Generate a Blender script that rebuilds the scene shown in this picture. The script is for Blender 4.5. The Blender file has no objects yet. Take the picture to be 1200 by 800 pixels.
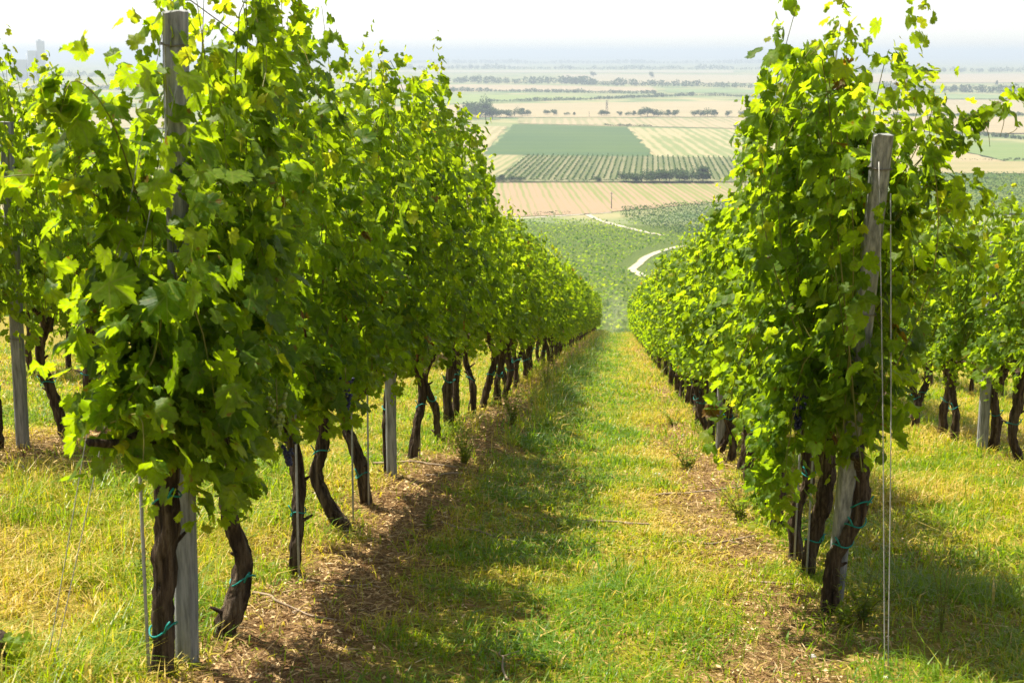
import bpy, math, random
import numpy as np
from mathutils import Vector, Matrix

S = bpy.context.scene
COL = S.collection
R = math.radians

# ------------------------------------------------------------------ camera, world, sun, exposure
F = 1667.0                                   # focal length in pixels of a 1200 px wide frame
YAW, PITCH = R(4.36), R(11.46)
cam_d = bpy.data.cameras.new('camera')
cam = bpy.data.objects.new('camera', cam_d)
COL.objects.link(cam)
cam_d.sensor_width = 36.0
cam_d.lens = F / 1200 * 36
cam_d.clip_start, cam_d.clip_end = 0.05, 200000
cam_d.dof.use_dof = True
cam_d.dof.focus_distance = 9.5
cam_d.dof.aperture_fstop = 9.0
cam.location = (0, 0, 0)
cam.rotation_euler = (R(90) - PITCH, 0, YAW)
S.camera = cam

SUN_AZ, SUN_EL = R(-58), R(64)               # azimuth from +Y towards +X
SUN_DIR = Vector((math.sin(SUN_AZ) * math.cos(SUN_EL), math.cos(SUN_AZ) * math.cos(SUN_EL), math.sin(SUN_EL)))
sun_d = bpy.data.lights.new('sun', 'SUN')
sun_d.energy = 5.0
sun_d.angle = R(0.53)
sun_d.color = (1.0, 0.93, 0.80)
sun = bpy.data.objects.new('sun', sun_d)
COL.objects.link(sun)
sun.rotation_euler = SUN_DIR.to_track_quat('Z', 'Y').to_euler()
sun.location = (-30, 20, 60)

world = bpy.data.worlds.new('World')
S.world = world
world.use_nodes = True
wn = world.node_tree
wn.nodes.clear()
w_out = wn.nodes.new('ShaderNodeOutputWorld')
w_bg = wn.nodes.new('ShaderNodeBackground')
w_sky = wn.nodes.new('ShaderNodeTexSky')
w_sky.sky_type = 'NISHITA'
w_sky.sun_disc = False
w_sky.sun_elevation = SUN_EL
w_sky.sun_rotation = SUN_AZ % (2 * math.pi)
w_sky.altitude = 200
w_sky.air_density = 1.0
w_sky.dust_density = 0.7
w_sky.ozone_density = 1.0
w_hs = wn.nodes.new('ShaderNodeHueSaturation')
w_hs.inputs['Saturation'].default_value = 0.34
w_bg.inputs['Strength'].default_value = 0.078
wn.links.new(w_sky.outputs[0], w_hs.inputs['Color'])
wn.links.new(w_hs.outputs[0], w_bg.inputs[0])
wn.links.new(w_bg.outputs[0], w_out.inputs[0])

S.view_settings.view_transform = 'Standard'
S.view_settings.look = 'None'
S.view_settings.exposure = 1.42
S.view_settings.gamma = 1.0
S.view_settings.use_curve_mapping = False
S.render.engine = 'CYCLES'
S.cycles.max_bounces = 8
S.cycles.diffuse_bounces = 4
S.cycles.glossy_bounces = 2
S.cycles.transmission_bounces = 7
S.cycles.volume_bounces = 0
S.cycles.use_denoising = True
S.cycles.sample_clamp_indirect = 2.0
S.cycles.denoising_input_passes = 'RGB_ALBEDO_NORMAL'
S.cycles.denoising_prefilter = 'NONE'
S.cycles.use_adaptive_sampling = False
S.cycles.adaptive_threshold = 0.02

# ------------------------------------------------------------------ helpers: noise, projection, terrain
_rt = np.random.default_rng(7).random((256, 256))

def noise2(x, y, s=1.0, seed=0):
    x = np.asarray(x, float) / s + seed * 17.31
    y = np.asarray(y, float) / s + seed * 9.77
    xi, yi = np.floor(x).astype(int), np.floor(y).astype(int)
    fx, fy = x - xi, y - yi
    fx = fx * fx * (3 - 2 * fx); fy = fy * fy * (3 - 2 * fy)
    a = _rt[xi & 255, yi & 255]; b = _rt[(xi + 1) & 255, yi & 255]
    c = _rt[xi & 255, (yi + 1) & 255]; d = _rt[(xi + 1) & 255, (yi + 1) & 255]
    return (a * (1 - fx) + b * fx) * (1 - fy) + (c * (1 - fx) + d * fx) * fy

def fbm(x, y, s, seed=0, oct=3):
    v, a, t = 0, 1, 0
    for k in range(oct):
        v = v + a * noise2(x, y, s, seed + k); t += a
        a *= .5; s *= .5
    return v / t

def sstep(a, b, x):
    t = np.clip((np.asarray(x, float) - a) / (b - a), 0, 1)
    return t * t * (3 - 2 * t)

CAMF = Vector((-math.sin(YAW) * math.cos(PITCH), math.cos(YAW) * math.cos(PITCH), -math.sin(PITCH)))
CAMR = Vector((math.cos(YAW), math.sin(YAW), 0))
CAMU = CAMR.cross(CAMF)

def ray(px, py):
    return (CAMF + CAMR * ((px - 600) / F) + CAMU * ((400 - py) / F))

ROWS = {'outer_left': -6.33, 'far_left': -3.88, 'left': -1.45, 'right': 0.964, 'far_right': 3.38, 'outer_right': 5.8}
SL = 0.1823
PZ = -76.0
_py = np.array([-3000, -12, 0, 88, 104, 150, 200, 260, 330, 420, 520, 610, 655, 60000], float)
_pz = np.array([1.6, 1.6, 0, -16.04, -19.6, -31.2, -41, -49.3, -56.8, -64.3, -70.2, -73.8, -74.8, -74.8], float)
_yy = np.concatenate([np.arange(-60, 760, 1.0)])
_zz = np.interp(_yy, _py, _pz)
_k = np.ones(9) / 9
_zs = np.convolve(np.pad(_zz, 4, 'edge'), _k, 'valid')
_zs = np.where(_yy > 110, np.convolve(np.pad(np.interp(_yy, _py, _pz), 20, 'edge'), np.ones(41) / 41, 'valid'), _zs)
_hx = np.array([-12, -6.33, -3.88, -2.4, -1.45, -1.15, -0.75, -0.2, 0.5, 0.964, 2.2, 3.38, 5.8, 12])
_hh = np.array([0.5, 0.74, 0.90, 1.03, 1.05, 1.10, 1.21, 1.26, 1.28, 1.26, 1.30, 1.26, 1.30, 1.4])

def tz(X, Y):
    X = np.asarray(X, float); Y = np.asarray(Y, float)
    far = np.maximum(np.abs(Y), np.abs(X) * .6)
    k = sstep(60, 100, far)
    h = np.interp(X, _hx, _hh) * (1 - k) + 1.2 * k
    m = ((fbm(X, Y, 1.3, 3) - .5) * .10 + (noise2(X, Y, .22, 5) - .5) * .035) * (1 - sstep(30, 90, far))
    near = (1 - sstep(4.6, 10.5, Y)) * np.interp(X, [-3.4, -2.4, -1.45, 0, .9, 3.2], [.02, .14, .17, .10, .10, 0])
    return np.interp(Y, _yy, _zs) - h + m - near

def tzf(x, y): return float(tz(x, y))

def on_ground(px, py, far=60000):
    d = ray(px, py)
    t, step = 2.0, .05
    while t < far:
        p = d * t
        if p.z <= tzf(p.x, p.y):
            lo, hi = t - step, t
            for _ in range(30):
                m = (lo + hi) / 2
                q = d * m
                if q.z <= tzf(q.x, q.y): hi = m
                else: lo = m
            q = d * hi
            return Vector((q.x, q.y, tzf(q.x, q.y)))
        step = max(.03, t * .006)
        t += step
    return d * far

def on_plain(px, py, dz=0.0):
    d = ray(px, py)
    t = (PZ + dz) / d.z
    return d * t

def row_y(px, X):
    lo, hi = .5, 500.0
    for _ in range(60):
        m = (lo + hi) / 2
        v = Vector((X, m, -1.2 - SL * m))
        x = 600 + F * v.dot(CAMR) / v.dot(CAMF)
        if (x < px) == (X < 0): lo = m
        else: hi = m
    return m

# ------------------------------------------------------------------ helpers: meshes and objects
class MB:
    def __init__(s):
        s.v, s.loops, s.sizes, s.t, s.uv, s.mi, s.n = [], [], [], [], [], [], 0
    def add(s, V, faces, tint=0.5, uv=None, mi=0):
        """V (n,3); faces: 2-D int array (all the same size) or list of them."""
        V = np.asarray(V, float).reshape(-1, 3)
        if isinstance(faces, np.ndarray): faces = [faces]
        for f in faces:
            f = np.asarray(f, int)
            if f.size == 0: continue
            s.loops.append((f + s.n).ravel())
            s.sizes.append(np.full(len(f), f.shape[1]))
            s.mi.append(np.full(len(f), mi))
        s.v.append(V)
        s.t.append(np.broadcast_to(np.asarray(tint, float), (len(V),)))
        s.uv.append(np.zeros((len(V), 3)) if uv is None else uv)
        s.n += len(V)
        return s
    def mesh(s, name, mats, smooth=True):
        me = bpy.data.meshes.new(name)
        V = np.concatenate(s.v); L = np.concatenate(s.loops); Z = np.concatenate(s.sizes)
        me.vertices.add(len(V)); me.vertices.foreach_set('co', V.astype(np.float32).ravel())
        me.loops.add(len(L)); me.loops.foreach_set('vertex_index', L.astype(np.int32))
        me.polygons.add(len(Z))
        st = np.concatenate([[0], np.cumsum(Z)[:-1]]).astype(np.int32)
        me.polygons.foreach_set('loop_start', st)
        me.polygons.foreach_set('material_index', np.concatenate(s.mi).astype(np.int32))
        me.polygons.foreach_set('use_smooth', np.full(len(Z), smooth))
        a = me.attributes.new('tint', 'FLOAT', 'POINT'); a.data.foreach_set('value', np.concatenate(s.t).astype(np.float32))
        u = np.concatenate(s.uv)
        if np.any(u):
            a = me.attributes.new('luv', 'FLOAT_VECTOR', 'POINT'); a.data.foreach_set('vector', u.astype(np.float32).ravel())
        for m in (mats if isinstance(mats, (list, tuple)) else [mats]): me.materials.append(m)
        me.update(calc_edges=True)
        return me

def put(name, me, parent=None, loc=(0, 0, 0), rot=(0, 0, 0), label=None, cat=None, group=None, kind=None):
    o = bpy.data.objects.new(name, me)
    COL.objects.link(o)
    o.location = loc; o.rotation_euler = rot
    if parent: o.parent = parent
    if label: o['label'] = label
    if cat: o['category'] = cat
    if group: o['group'] = group
    if kind: o['kind'] = kind
    return o

def tube(path, rad, sides=8, ridge=0.0, rng=None, cap=True, twist=0.0, freq=4):
    P = np.asarray(path, float); n = len(P)
    rad = np.broadcast_to(np.asarray(rad, float), (n,))
    T = np.gradient(P, axis=0); T /= np.linalg.norm(T, axis=1, keepdims=True) + 1e-9
    ref = np.array([0, 0, 1.0]) if abs(T[0, 2]) < .8 else np.array([1.0, 0, 0])
    A = np.zeros((n, 3)); a = np.cross(T[0], ref); a /= np.linalg.norm(a)
    for i in range(n):
        a = a - T[i] * a.dot(T[i]); a /= np.linalg.norm(a) + 1e-9
        A[i] = a
    B = np.cross(T, A)
    th = np.arange(sides) / sides * 2 * np.pi
    rr = rad[:, None] * np.ones((1, sides))
    if ridge and rng is not None:
        i = np.arange(n)[:, None]
        ph = rng.uniform(0, 6.28, 6)
        w = (np.sin(th[None] * freq + twist * i + ph[0]) * .5 + np.sin(th[None] * (freq + 3) + twist * 1.3 * i + ph[1]) * .35
             + np.sin(i * .9 + ph[2] + 2 * np.sin(th[None] + ph[3])) * .5 + rng.normal(0, .45, (n, sides)))
        rr = rr * (1 + ridge * w)
    V = P[:, None] + rr[..., None] * (np.cos(th)[None, :, None] * A[:, None] + np.sin(th)[None, :, None] * B[:, None])
    V = V.reshape(-1, 3)
    i, j = np.meshgrid(np.arange(n - 1), np.arange(sides), indexing='ij')
    j2 = (j + 1) % sides
    Q = np.stack([i * sides + j, i * sides + j2, (i + 1) * sides + j2, (i + 1) * sides + j], -1).reshape(-1, 4)
    fs = [Q]
    if cap:
        fs.append(np.arange(sides)[::-1].reshape(1, -1)); fs.append((np.arange(sides) + (n - 1) * sides).reshape(1, -1))
    return V, fs

def box(cx, cy, cz, sx, sy, sz):
    V = np.array([[x, y, z] for z in (-.5, .5) for y in (-.5, .5) for x in (-.5, .5)]) * [sx, sy, sz] + [cx, cy, cz]
    Fq = np.array([[0, 2, 3, 1], [4, 5, 7, 6], [0, 1, 5, 4], [2, 6, 7, 3], [0, 4, 6, 2], [1, 3, 7, 5]])
    return V, Fq

def catmull(pts, n):
    P = np.asarray(pts, float)
    P = np.vstack([2 * P[0] - P[1], P, 2 * P[-1] - P[-2]])
    out = []
    m = len(P) - 3
    for u in np.linspace(0, m - 1e-6, n):
        i = int(u); t = u - i
        a, b, c, d = P[i:i + 4]
        out.append(.5 * ((2 * b) + (c - a) * t + (2 * a - 5 * b + 4 * c - d) * t * t + (3 * b - a - 3 * c + d) * t ** 3))
    return np.array(out)

# ------------------------------------------------------------------ materials
def new_mat(name):
    m = bpy.data.materials.new(name); m.use_nodes = True
    nt = m.node_tree; nt.nodes.clear()
    out = nt.nodes.new('ShaderNodeOutputMaterial')
    return m, nt, out

class N:
    def __init__(s, nt): s.nt = nt
    def __call__(s, typ, ins=None, **kw):
        n = s.nt.nodes.new('ShaderNode' + typ)
        for k, v in kw.items(): setattr(n, k, v)
        for k, v in (ins or {}).items():
            if hasattr(v, 'outputs'): v = v.outputs[0]
            if isinstance(v, bpy.types.NodeSocket): s.nt.links.new(v, n.inputs[k])
            else: n.inputs[k].default_value = v
        return n
    def ramp(s, fac, stops, interp='LINEAR'):
        n = s('ValToRGB', {'Fac': fac}); cr = n.color_ramp; cr.interpolation = interp
        while len(cr.elements) < len(stops): cr.elements.new(.5)
        for e, (p, c) in zip(cr.elements, stops):
            e.position = p; e.color = tuple(c) + (1,) if len(c) == 3 else c
        return n
    def math(s, op, a, b=0.0, c=0.0):
        n = s('Math', {0: a, 1: b, 2: c}, operation=op); return n
    def mix(s, fac, a, b, blend='MIX'):
        n = s('MixRGB', {'Fac': fac, 'Color1': a, 'Color2': b}, blend_type=blend); return n

def rgba(c): return (c[0], c[1], c[2], 1)

def leaf_material(name, ref, tra, fac=.5, veins=True, rough=.5, spec=.14):
    m, nt, out = new_mat(name); q = N(nt)
    t = q('Attribute', attribute_name='tint')
    oi = q('ObjectInfo')
    tt = q.math('ADD', t.outputs['Fac'], q.math('MULTIPLY', q.math('SUBTRACT', oi.outputs['Random'], .5), .10))
    tt = q.math('MAXIMUM', q.math('MULTIPLY', q.math('GREATER_THAN', t.outputs['Fac'], .03), tt), t.outputs['Fac']) if False else t.outputs['Fac']
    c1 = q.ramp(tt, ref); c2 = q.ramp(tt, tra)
    geo = q('NewGeometry')
    nz = q('TexNoise', {'Vector': geo.outputs['Position'], 'Scale': 60.0, 'Detail': 2.0})
    var = q.ramp(nz.outputs['Fac'], [(.3, (.78, .78, .78)), (.7, (1.18, 1.18, 1.18))])
    c1 = q.mix(1.0, c1, var, 'MULTIPLY')
    c2 = q.mix(1.0, c2, var, 'MULTIPLY')
    if veins:                                                     # rusty flecks
        fk = q('TexNoise', {'Vector': geo.outputs['Position'], 'Scale': 34.0, 'Detail': 1.0})
        ff = q.ramp(fk.outputs['Fac'], [(.70, (0, 0, 0)), (.75, (1, 1, 1))])
        ff = q.math('MULTIPLY', ff.outputs[0], .75)
        c1 = q.mix(ff, c1, (.17, .075, .02, 1)); c2 = q.mix(ff, c2, (.26, .10, .01, 1))
    if veins:
        uv = q('Attribute', attribute_name='luv')
        sx = q('SeparateXYZ', {0: uv.outputs['Vector']})
        ax = q.math('ABSOLUTE', sx.outputs[0])
        d = None
        for ang, k in ((0, 0), (48, 1), (100, 2)):
            ca, sa = math.cos(R(ang)), math.sin(R(ang))
            # distance of (|x|, y) to the ray (sa, ca)
            cr = q.math('ABSOLUTE', q.math('SUBTRACT', q.math('MULTIPLY', ax, ca), q.math('MULTIPLY', sx.outputs[1], sa)))
            al = q.math('ADD', q.math('MULTIPLY', ax, sa), q.math('MULTIPLY', sx.outputs[1], ca))
            cr = q.math('ADD', cr, q.math('MULTIPLY', q.math('LESS_THAN', al, 0.0), 1.0))
            d = cr if d is None else q.math('MINIMUM', d, cr)
        v = q.ramp(d, [(0.012, (1, 1, 1)), (.034, (0, 0, 0))])
        vf = q.math('MULTIPLY', v.outputs[0], .6)
        c1 = q.mix(vf, c1, (.19, .24, .03, 1))
        c2 = q.mix(vf, c2, (.25, .30, .05, 1))
    bump = q('Bump', {'Strength': .25, 'Distance': .01, 'Height': nz.outputs['Fac']})
    p = q('BsdfPrincipled', {'Base Color': c1, 'Roughness': rough, 'Specular IOR Level': spec, 'Normal': bump})
    tr = q('BsdfTranslucent', {'Color': c2})
    mx = q('MixShader', {0: fac, 1: p, 2: tr})
    nt.links.new(mx.outputs[0], out.inputs[0])
    return m

BROWN = (.13, .065, .02)
M = {}
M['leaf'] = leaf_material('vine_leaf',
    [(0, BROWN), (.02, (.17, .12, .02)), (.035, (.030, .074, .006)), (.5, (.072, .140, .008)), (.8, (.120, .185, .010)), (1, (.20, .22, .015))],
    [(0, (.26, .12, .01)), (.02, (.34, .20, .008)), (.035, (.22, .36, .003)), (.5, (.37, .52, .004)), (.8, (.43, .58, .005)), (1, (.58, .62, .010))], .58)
M['leaf_far'] = leaf_material('vine_leaf_distant',
    [(0, BROWN), (.02, (.17, .12, .02)), (.035, (.030, .074, .006)), (.5, (.072, .140, .008)), (.8, (.120, .185, .010)), (1, (.20, .22, .015))],
    [(0, (.26, .12, .01)), (.02, (.34, .20, .008)), (.035, (.22, .36, .003)), (.5, (.37, .52, .004)), (.8, (.43, .58, .005)), (1, (.58, .62, .010))], .58, veins=False)
M['grass'] = leaf_material('grass_blade',
    [(0, (.58, .43, .13)), (.25, (.50, .38, .07)), (.42, (.38, .33, .014)), (.6, (.20, .25, .003)), (1, (.075, .165, .003))],
    [(0, (.60, .43, .06)), (.25, (.58, .46, .025)), (.42, (.58, .54, .006)), (.6, (.45, .57, .002)), (1, (.28, .46, .002))], .47, veins=False, rough=.42, spec=.35)
M['weed'] = leaf_material('weed_leaf',
    [(0, (.08, .15, .012)), (1, (.20, .24, .015))], [(0, (.3, .42, .006)), (1, (.5, .55, .012))], .5, veins=False)
M['hedge'] = leaf_material('far_vineyard_leaf',
    [(0, (.026, .085, .002)), (1, (.15, .215, .002))], [(0, (.15, .31, .001)), (1, (.46, .56, .001))], .45, veins=False, rough=.7, spec=.1)
M['hedge_dark'] = leaf_material('dark_vineyard_leaf',
    [(0, (.014, .045, .008)), (1, (.05, .09, .012))], [(0, (.06, .14, .006)), (1, (.16, .24, .008))], .35, veins=False, rough=.7, spec=.1)
M['tree'] = leaf_material('tree_leaf',
    [(0, (.026, .056, .018)), (1, (.062, .105, .028))], [(0, (.05, .09, .012)), (1, (.10, .15, .02))], .3, veins=False, rough=.7, spec=.1)

def simple(name, ramp_stops, scale=8.0, rough=.85, bump=.4, stretch=(1, 1, 1), dist=.01, detail=6, spec=.2, metal=0.0):
    m, nt, out = new_mat(name); q = N(nt)
    tc = q('TexCoord')
    mp = q('Mapping', {0: tc.outputs['Object'], 'Scale': stretch})
    nz = q('TexNoise', {'Vector': mp, 'Scale': scale, 'Detail': float(detail), 'Roughness': .62})
    c = q.ramp(nz.outputs['Fac'], ramp_stops)
    b = q('Bump', {'Strength': bump, 'Distance': dist, 'Height': nz.outputs['Fac']})
    p = q('BsdfPrincipled', {'Base Color': c, 'Roughness': rough, 'Normal': b, 'Specular IOR Level': spec, 'Metallic': metal})
    nt.links.new(p.outputs[0], out.inputs[0])
    return m

M['bark'] = simple('vine_bark', [(.32, (.014, .009, .006)), (.47, (.052, .033, .020)), (.6, (.125, .088, .055)), (.75, (.23, .18, .125))], 26, .9, 1.0, (1.8, 1.8, .14), .05)
M['cane'] = simple('vine_cane', [(.35, (.14, .055, .02)), (.7, (.26, .12, .04))], 20, .6, .2)
M['green_cane'] = simple('green_shoot', [(.35, (.10, .13, .02)), (.7, (.22, .17, .04))], 14, .5, .1)
M['concrete'] = simple('weathered_concrete', [(.30, (.085, .087, .088)), (.42, (.17, .173, .172)), (.56, (.26, .262, .258)), (.72, (.36, .358, .345))], 30, .92, .9, (2.2, 2.2, .22), .010, 9)
M['wire'] = simple('galvanised_wire', [(.3, (.22, .21, .19)), (.7, (.42, .41, .38))], 30, .6, .1, metal=.2)
M['dark_wire'] = simple('rusty_wire', [(.3, (.09, .075, .065)), (.7, (.20, .17, .15))], 60, .6, .1, metal=.3)
M['tie'] = simple('teal_tie', [(.3, (.0, .15, .13)), (.7, (.02, .26, .22))], 40, .5, .1)
M['rod'] = simple('grey_rod', [(.3, (.24, .24, .24)), (.7, (.40, .39, .38))], 40, .6, .1)
M['purple'] = simple('dark_grape', [(.3, (.010, .010, .03)), (.7, (.045, .045, .10))], 60, .35, .05)
M['green_grape'] = simple('green_grape', [(.3, (.14, .18, .04)), (.7, (.26, .30, .08))], 60, .35, .05)
M['twig'] = simple('dry_twig', [(.3, (.16, .11, .07)), (.7, (.36, .28, .19))], 24, .9, .4, (1, 1, 1))
M['stone'] = simple('pale_stone', [(.3, (.38, .36, .32)), (.7, (.6, .58, .54))], 24, .9, .4)
def road_mat():
    m, nt, out = new_mat('pale_gravel_road'); q = N(nt)
    t = q('Attribute', attribute_name='tint')
    geo = q('NewGeometry')
    nz = q('TexNoise', {'Vector': geo.outputs['Position'], 'Scale': .5, 'Detail': 8.0, 'Roughness': .7})
    grav = q.ramp(nz.outputs['Fac'], [(.3, (.22, .195, .15)), (.7, (.40, .36, .29))])
    gf = q.ramp(q.math('ADD', t.outputs['Fac'], q.math('MULTIPLY', q.math('SUBTRACT', nz.outputs['Fac'], .5), 1.4)), [(.55, (0, 0, 0)), (.85, (1, 1, 1))])
    c = q.mix(gf, grav, (.20, .20, .07, 1))
    p = q('BsdfPrincipled', {'Base Color': c, 'Roughness': .95, 'Specular IOR Level': .1})
    nt.links.new(p.outputs[0], out.inputs[0])
    return m
M['road'] = road_mat()
M['plant'] = simple('plant_concrete', [(.3, (.46, .47, .48)), (.7, (.54, .55, .56))], .05, .9, .1)
M['pole'] = simple('weathered_pole', [(.3, (.07, .06, .05)), (.7, (.14, .12, .10))], 3, .9, .2)
M['trunk'] = simple('tree_trunk', [(.3, (.05, .04, .03)), (.7, (.10, .08, .06))], 4, .9, .2)

# litter of straw and dead leaves: colour by the piece's own tint
def litter_mat():
    m, nt, out = new_mat('dry_litter'); q = N(nt)
    t = q('Attribute', attribute_name='tint')
    c = q.ramp(t.outputs['Fac'], [(0, (.08, .045, .02)), (.4, (.26, .155, .065)), (.75, (.46, .32, .15)), (1, (.62, .48, .28))])
    p = q('BsdfPrincipled', {'Base Color': c, 'Roughness': .85, 'Specular IOR Level': .15})
    nt.links.new(p.outputs[0], out.inputs[0])
    return m
M['litter'] = litter_mat()

def ground_mat():
    m, nt, out = new_mat('hillside_ground'); q = N(nt)
    geo = q('NewGeometry'); pos = geo.outputs['Position']
    t = q('Attribute', attribute_name='tint')                     # 0 turf, 1 bare soil, 2 plain, 3 lower vineyard floor
    n1 = q('TexNoise', {'Vector': pos, 'Scale': 22.0, 'Detail': 8.0, 'Roughness': .7})
    n2 = q('TexNoise', {'Vector': pos, 'Scale': 1.6, 'Detail': 4.0})
    n3 = q('TexNoise', {'Vector': pos, 'Scale': .012, 'Detail': 6.0})
    n4 = q('TexNoise', {'Vector': pos, 'Scale': 90.0, 'Detail': 3.0})
    soil = q.ramp(n1.outputs['Fac'], [(.28, (.075, .042, .018)), (.5, (.20, .118, .052)), (.65, (.31, .195, .09)), (.8, (.43, .30, .16))])
    turf = q.ramp(n1.outputs['Fac'], [(.3, (.07, .07, .008)), (.5, (.20, .165, .022)), (.7, (.38, .28, .07))])
    sf = q.math('ADD', t.outputs['Fac'], q.math('MULTIPLY', q.math('SUBTRACT', n2.outputs['Fac'], .5), .6))
    sf = q('Clamp', {0: sf})
    near = q.mix(sf, turf, soil)
    plain = q.ramp(n3.outputs['Fac'], [(.35, (.08, .12, .045)), (.5, (.15, .17, .07)), (.65, (.26, .22, .11))])
    isplain = q('Clamp', {0: q.math('SUBTRACT', t.outputs['Fac'], 1.0)})
    c = q.mix(isplain, near, plain)
    floor = q.ramp(n2.outputs['Fac'], [(.3, (.035, .065, .008)), (.7, (.09, .115, .015))])
    isfl = q('Clamp', {0: q.math('SUBTRACT', t.outputs['Fac'], 2.0)})
    c = q.mix(isfl, c, floor)
    h = q.math('ADD', n1.outputs['Fac'], q.math('MULTIPLY', n4.outputs['Fac'], .5))
    b = q('Bump', {'Strength': .9, 'Distance': .03, 'Height': h})
    p = q('BsdfPrincipled', {'Base Color': c, 'Roughness': .95, 'Specular IOR Level': .1, 'Normal': b})
    nt.links.new(p.outputs[0], out.inputs[0])
    return m
M['ground'] = ground_mat()

def field_mat(name, a, b, ang=0.0, period=6.0, contrast=1.25, patch=.8):
    """tilled or mown field: colour a with stripes of b running along `ang` (degrees from +Y), plus patches."""
    m, nt, out = new_mat(name); q = N(nt)
    geo = q('NewGeometry')
    mp = q('Mapping', {0: geo.outputs['Position'], 'Rotation': (0, 0, R(ang))})
    sp = q('SeparateXYZ', {0: mp})
    nzw = q('TexNoise', {'Vector': geo.outputs['Position'], 'Scale': .03, 'Detail': 3.0})
    x = q.math('ADD', sp.outputs[0], q.math('MULTIPLY', nzw.outputs['Fac'], period * .6))
    w = q.math('SINE', q.math('MULTIPLY', x, 2 * math.pi / period))
    w2 = q.math('SINE', q.math('MULTIPLY', x, 2 * math.pi / (period * 3.7)))
    w = q.math('ADD', q.math('MULTIPLY', w, .35), q.math('MULTIPLY', w2, .2))
    st = q('Mapping', {0: mp, 'Scale': (1.0, .12, 1.0)})
    nz = q('TexNoise', {'Vector': st, 'Scale': .12, 'Detail': 5.0, 'Roughness': .65})
    big = q('TexNoise', {'Vector': geo.outputs['Position'], 'Scale': .008, 'Detail': 4.0})
    f = q.math('ADD', q.math('MULTIPLY', w, contrast), q.math('MULTIPLY', nz.outputs['Fac'], .9))
    f = q.math('ADD', f, q.math('MULTIPLY', q.math('SUBTRACT', big.outputs['Fac'], .5), patch * 3))
    c = q.ramp(f, [(.15, a), (.85, b)])
    p = q('BsdfPrincipled', {'Base Color': c, 'Roughness': .95, 'Specular IOR Level': .05})
    nt.links.new(p.outputs[0], out.inputs[0])
    return m

# ------------------------------------------------------------------ the ground: one sheet to the horizon
def soil_at(X, Y):
    """how bare the ground is: strips of soil along the vine rows"""
    s = np.zeros_like(np.asarray(X, float))
    w = (fbm(X, Y, 1.1, 11) - .5)
    for rx, off, wd, amp in ((-6.33, .2, .40, .8), (-3.88, .25, .45, .95), (-1.45, .27, .37, 1.15), (.964, -.28, .36, .85), (3.38, -.1, .3, .5), (5.8, 0, .3, .5)):
        s = np.maximum(s, amp * np.exp(-((X - rx - off + w * .25) / wd) ** 2 * 1.4))
    s = s * (.55 + .9 * fbm(X, Y, 1.7, 21)) + (fbm(X, Y, .7, 31) - .62) * .5
    # crest track at the bottom of the rows
    s = np.maximum(s, .8 * np.exp(-((Y - 88.5) / 2.2) ** 2))
    return np.clip(s, 0, 1)

ang = np.concatenate([np.arange(-180, -44, 4), np.arange(-44, 40, .4), np.arange(40, 180, 4)])
rad = np.concatenate([[.3], np.exp(np.arange(math.log(.8), math.log(46000), .024))])
A_, R_ = np.meshgrid(np.radians(ang), rad)
GX, GY = R_ * np.sin(A_), R_ * np.cos(A_)
GZ = tz(GX, GY)
na, nr = len(ang), len(rad)
i, j = np.meshgrid(np.arange(nr - 1), np.arange(na), indexing='ij')
j2 = (j + 1) % na
Q = np.stack([i * na + j, i * na + j2, (i + 1) * na + j2, (i + 1) * na + j], -1).reshape(-1, 4)
tint = soil_at(GX, GY) * (1 - sstep(60, 95, np.abs(GY)) * (np.abs(GY - 88.5) > 4))
tint = np.where(GY > 100, 3.0, tint)
tint = np.where(GY > 640, 2.0, tint)
tint = np.where((np.abs(GX) > 260) & (GY <= 640), 3.0, tint)
gm = MB().add(np.stack([GX, GY, GZ], -1).reshape(-1, 3), Q[:, ::-1].copy(), tint.ravel())
gm.add([[0, 0, tzf(0, 0)]], [])
centre = np.array([[j_, (j_ + 1) % na] for j_ in range(na)])
put('ground', gm.mesh('ground', M['ground']), kind='structure')

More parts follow.
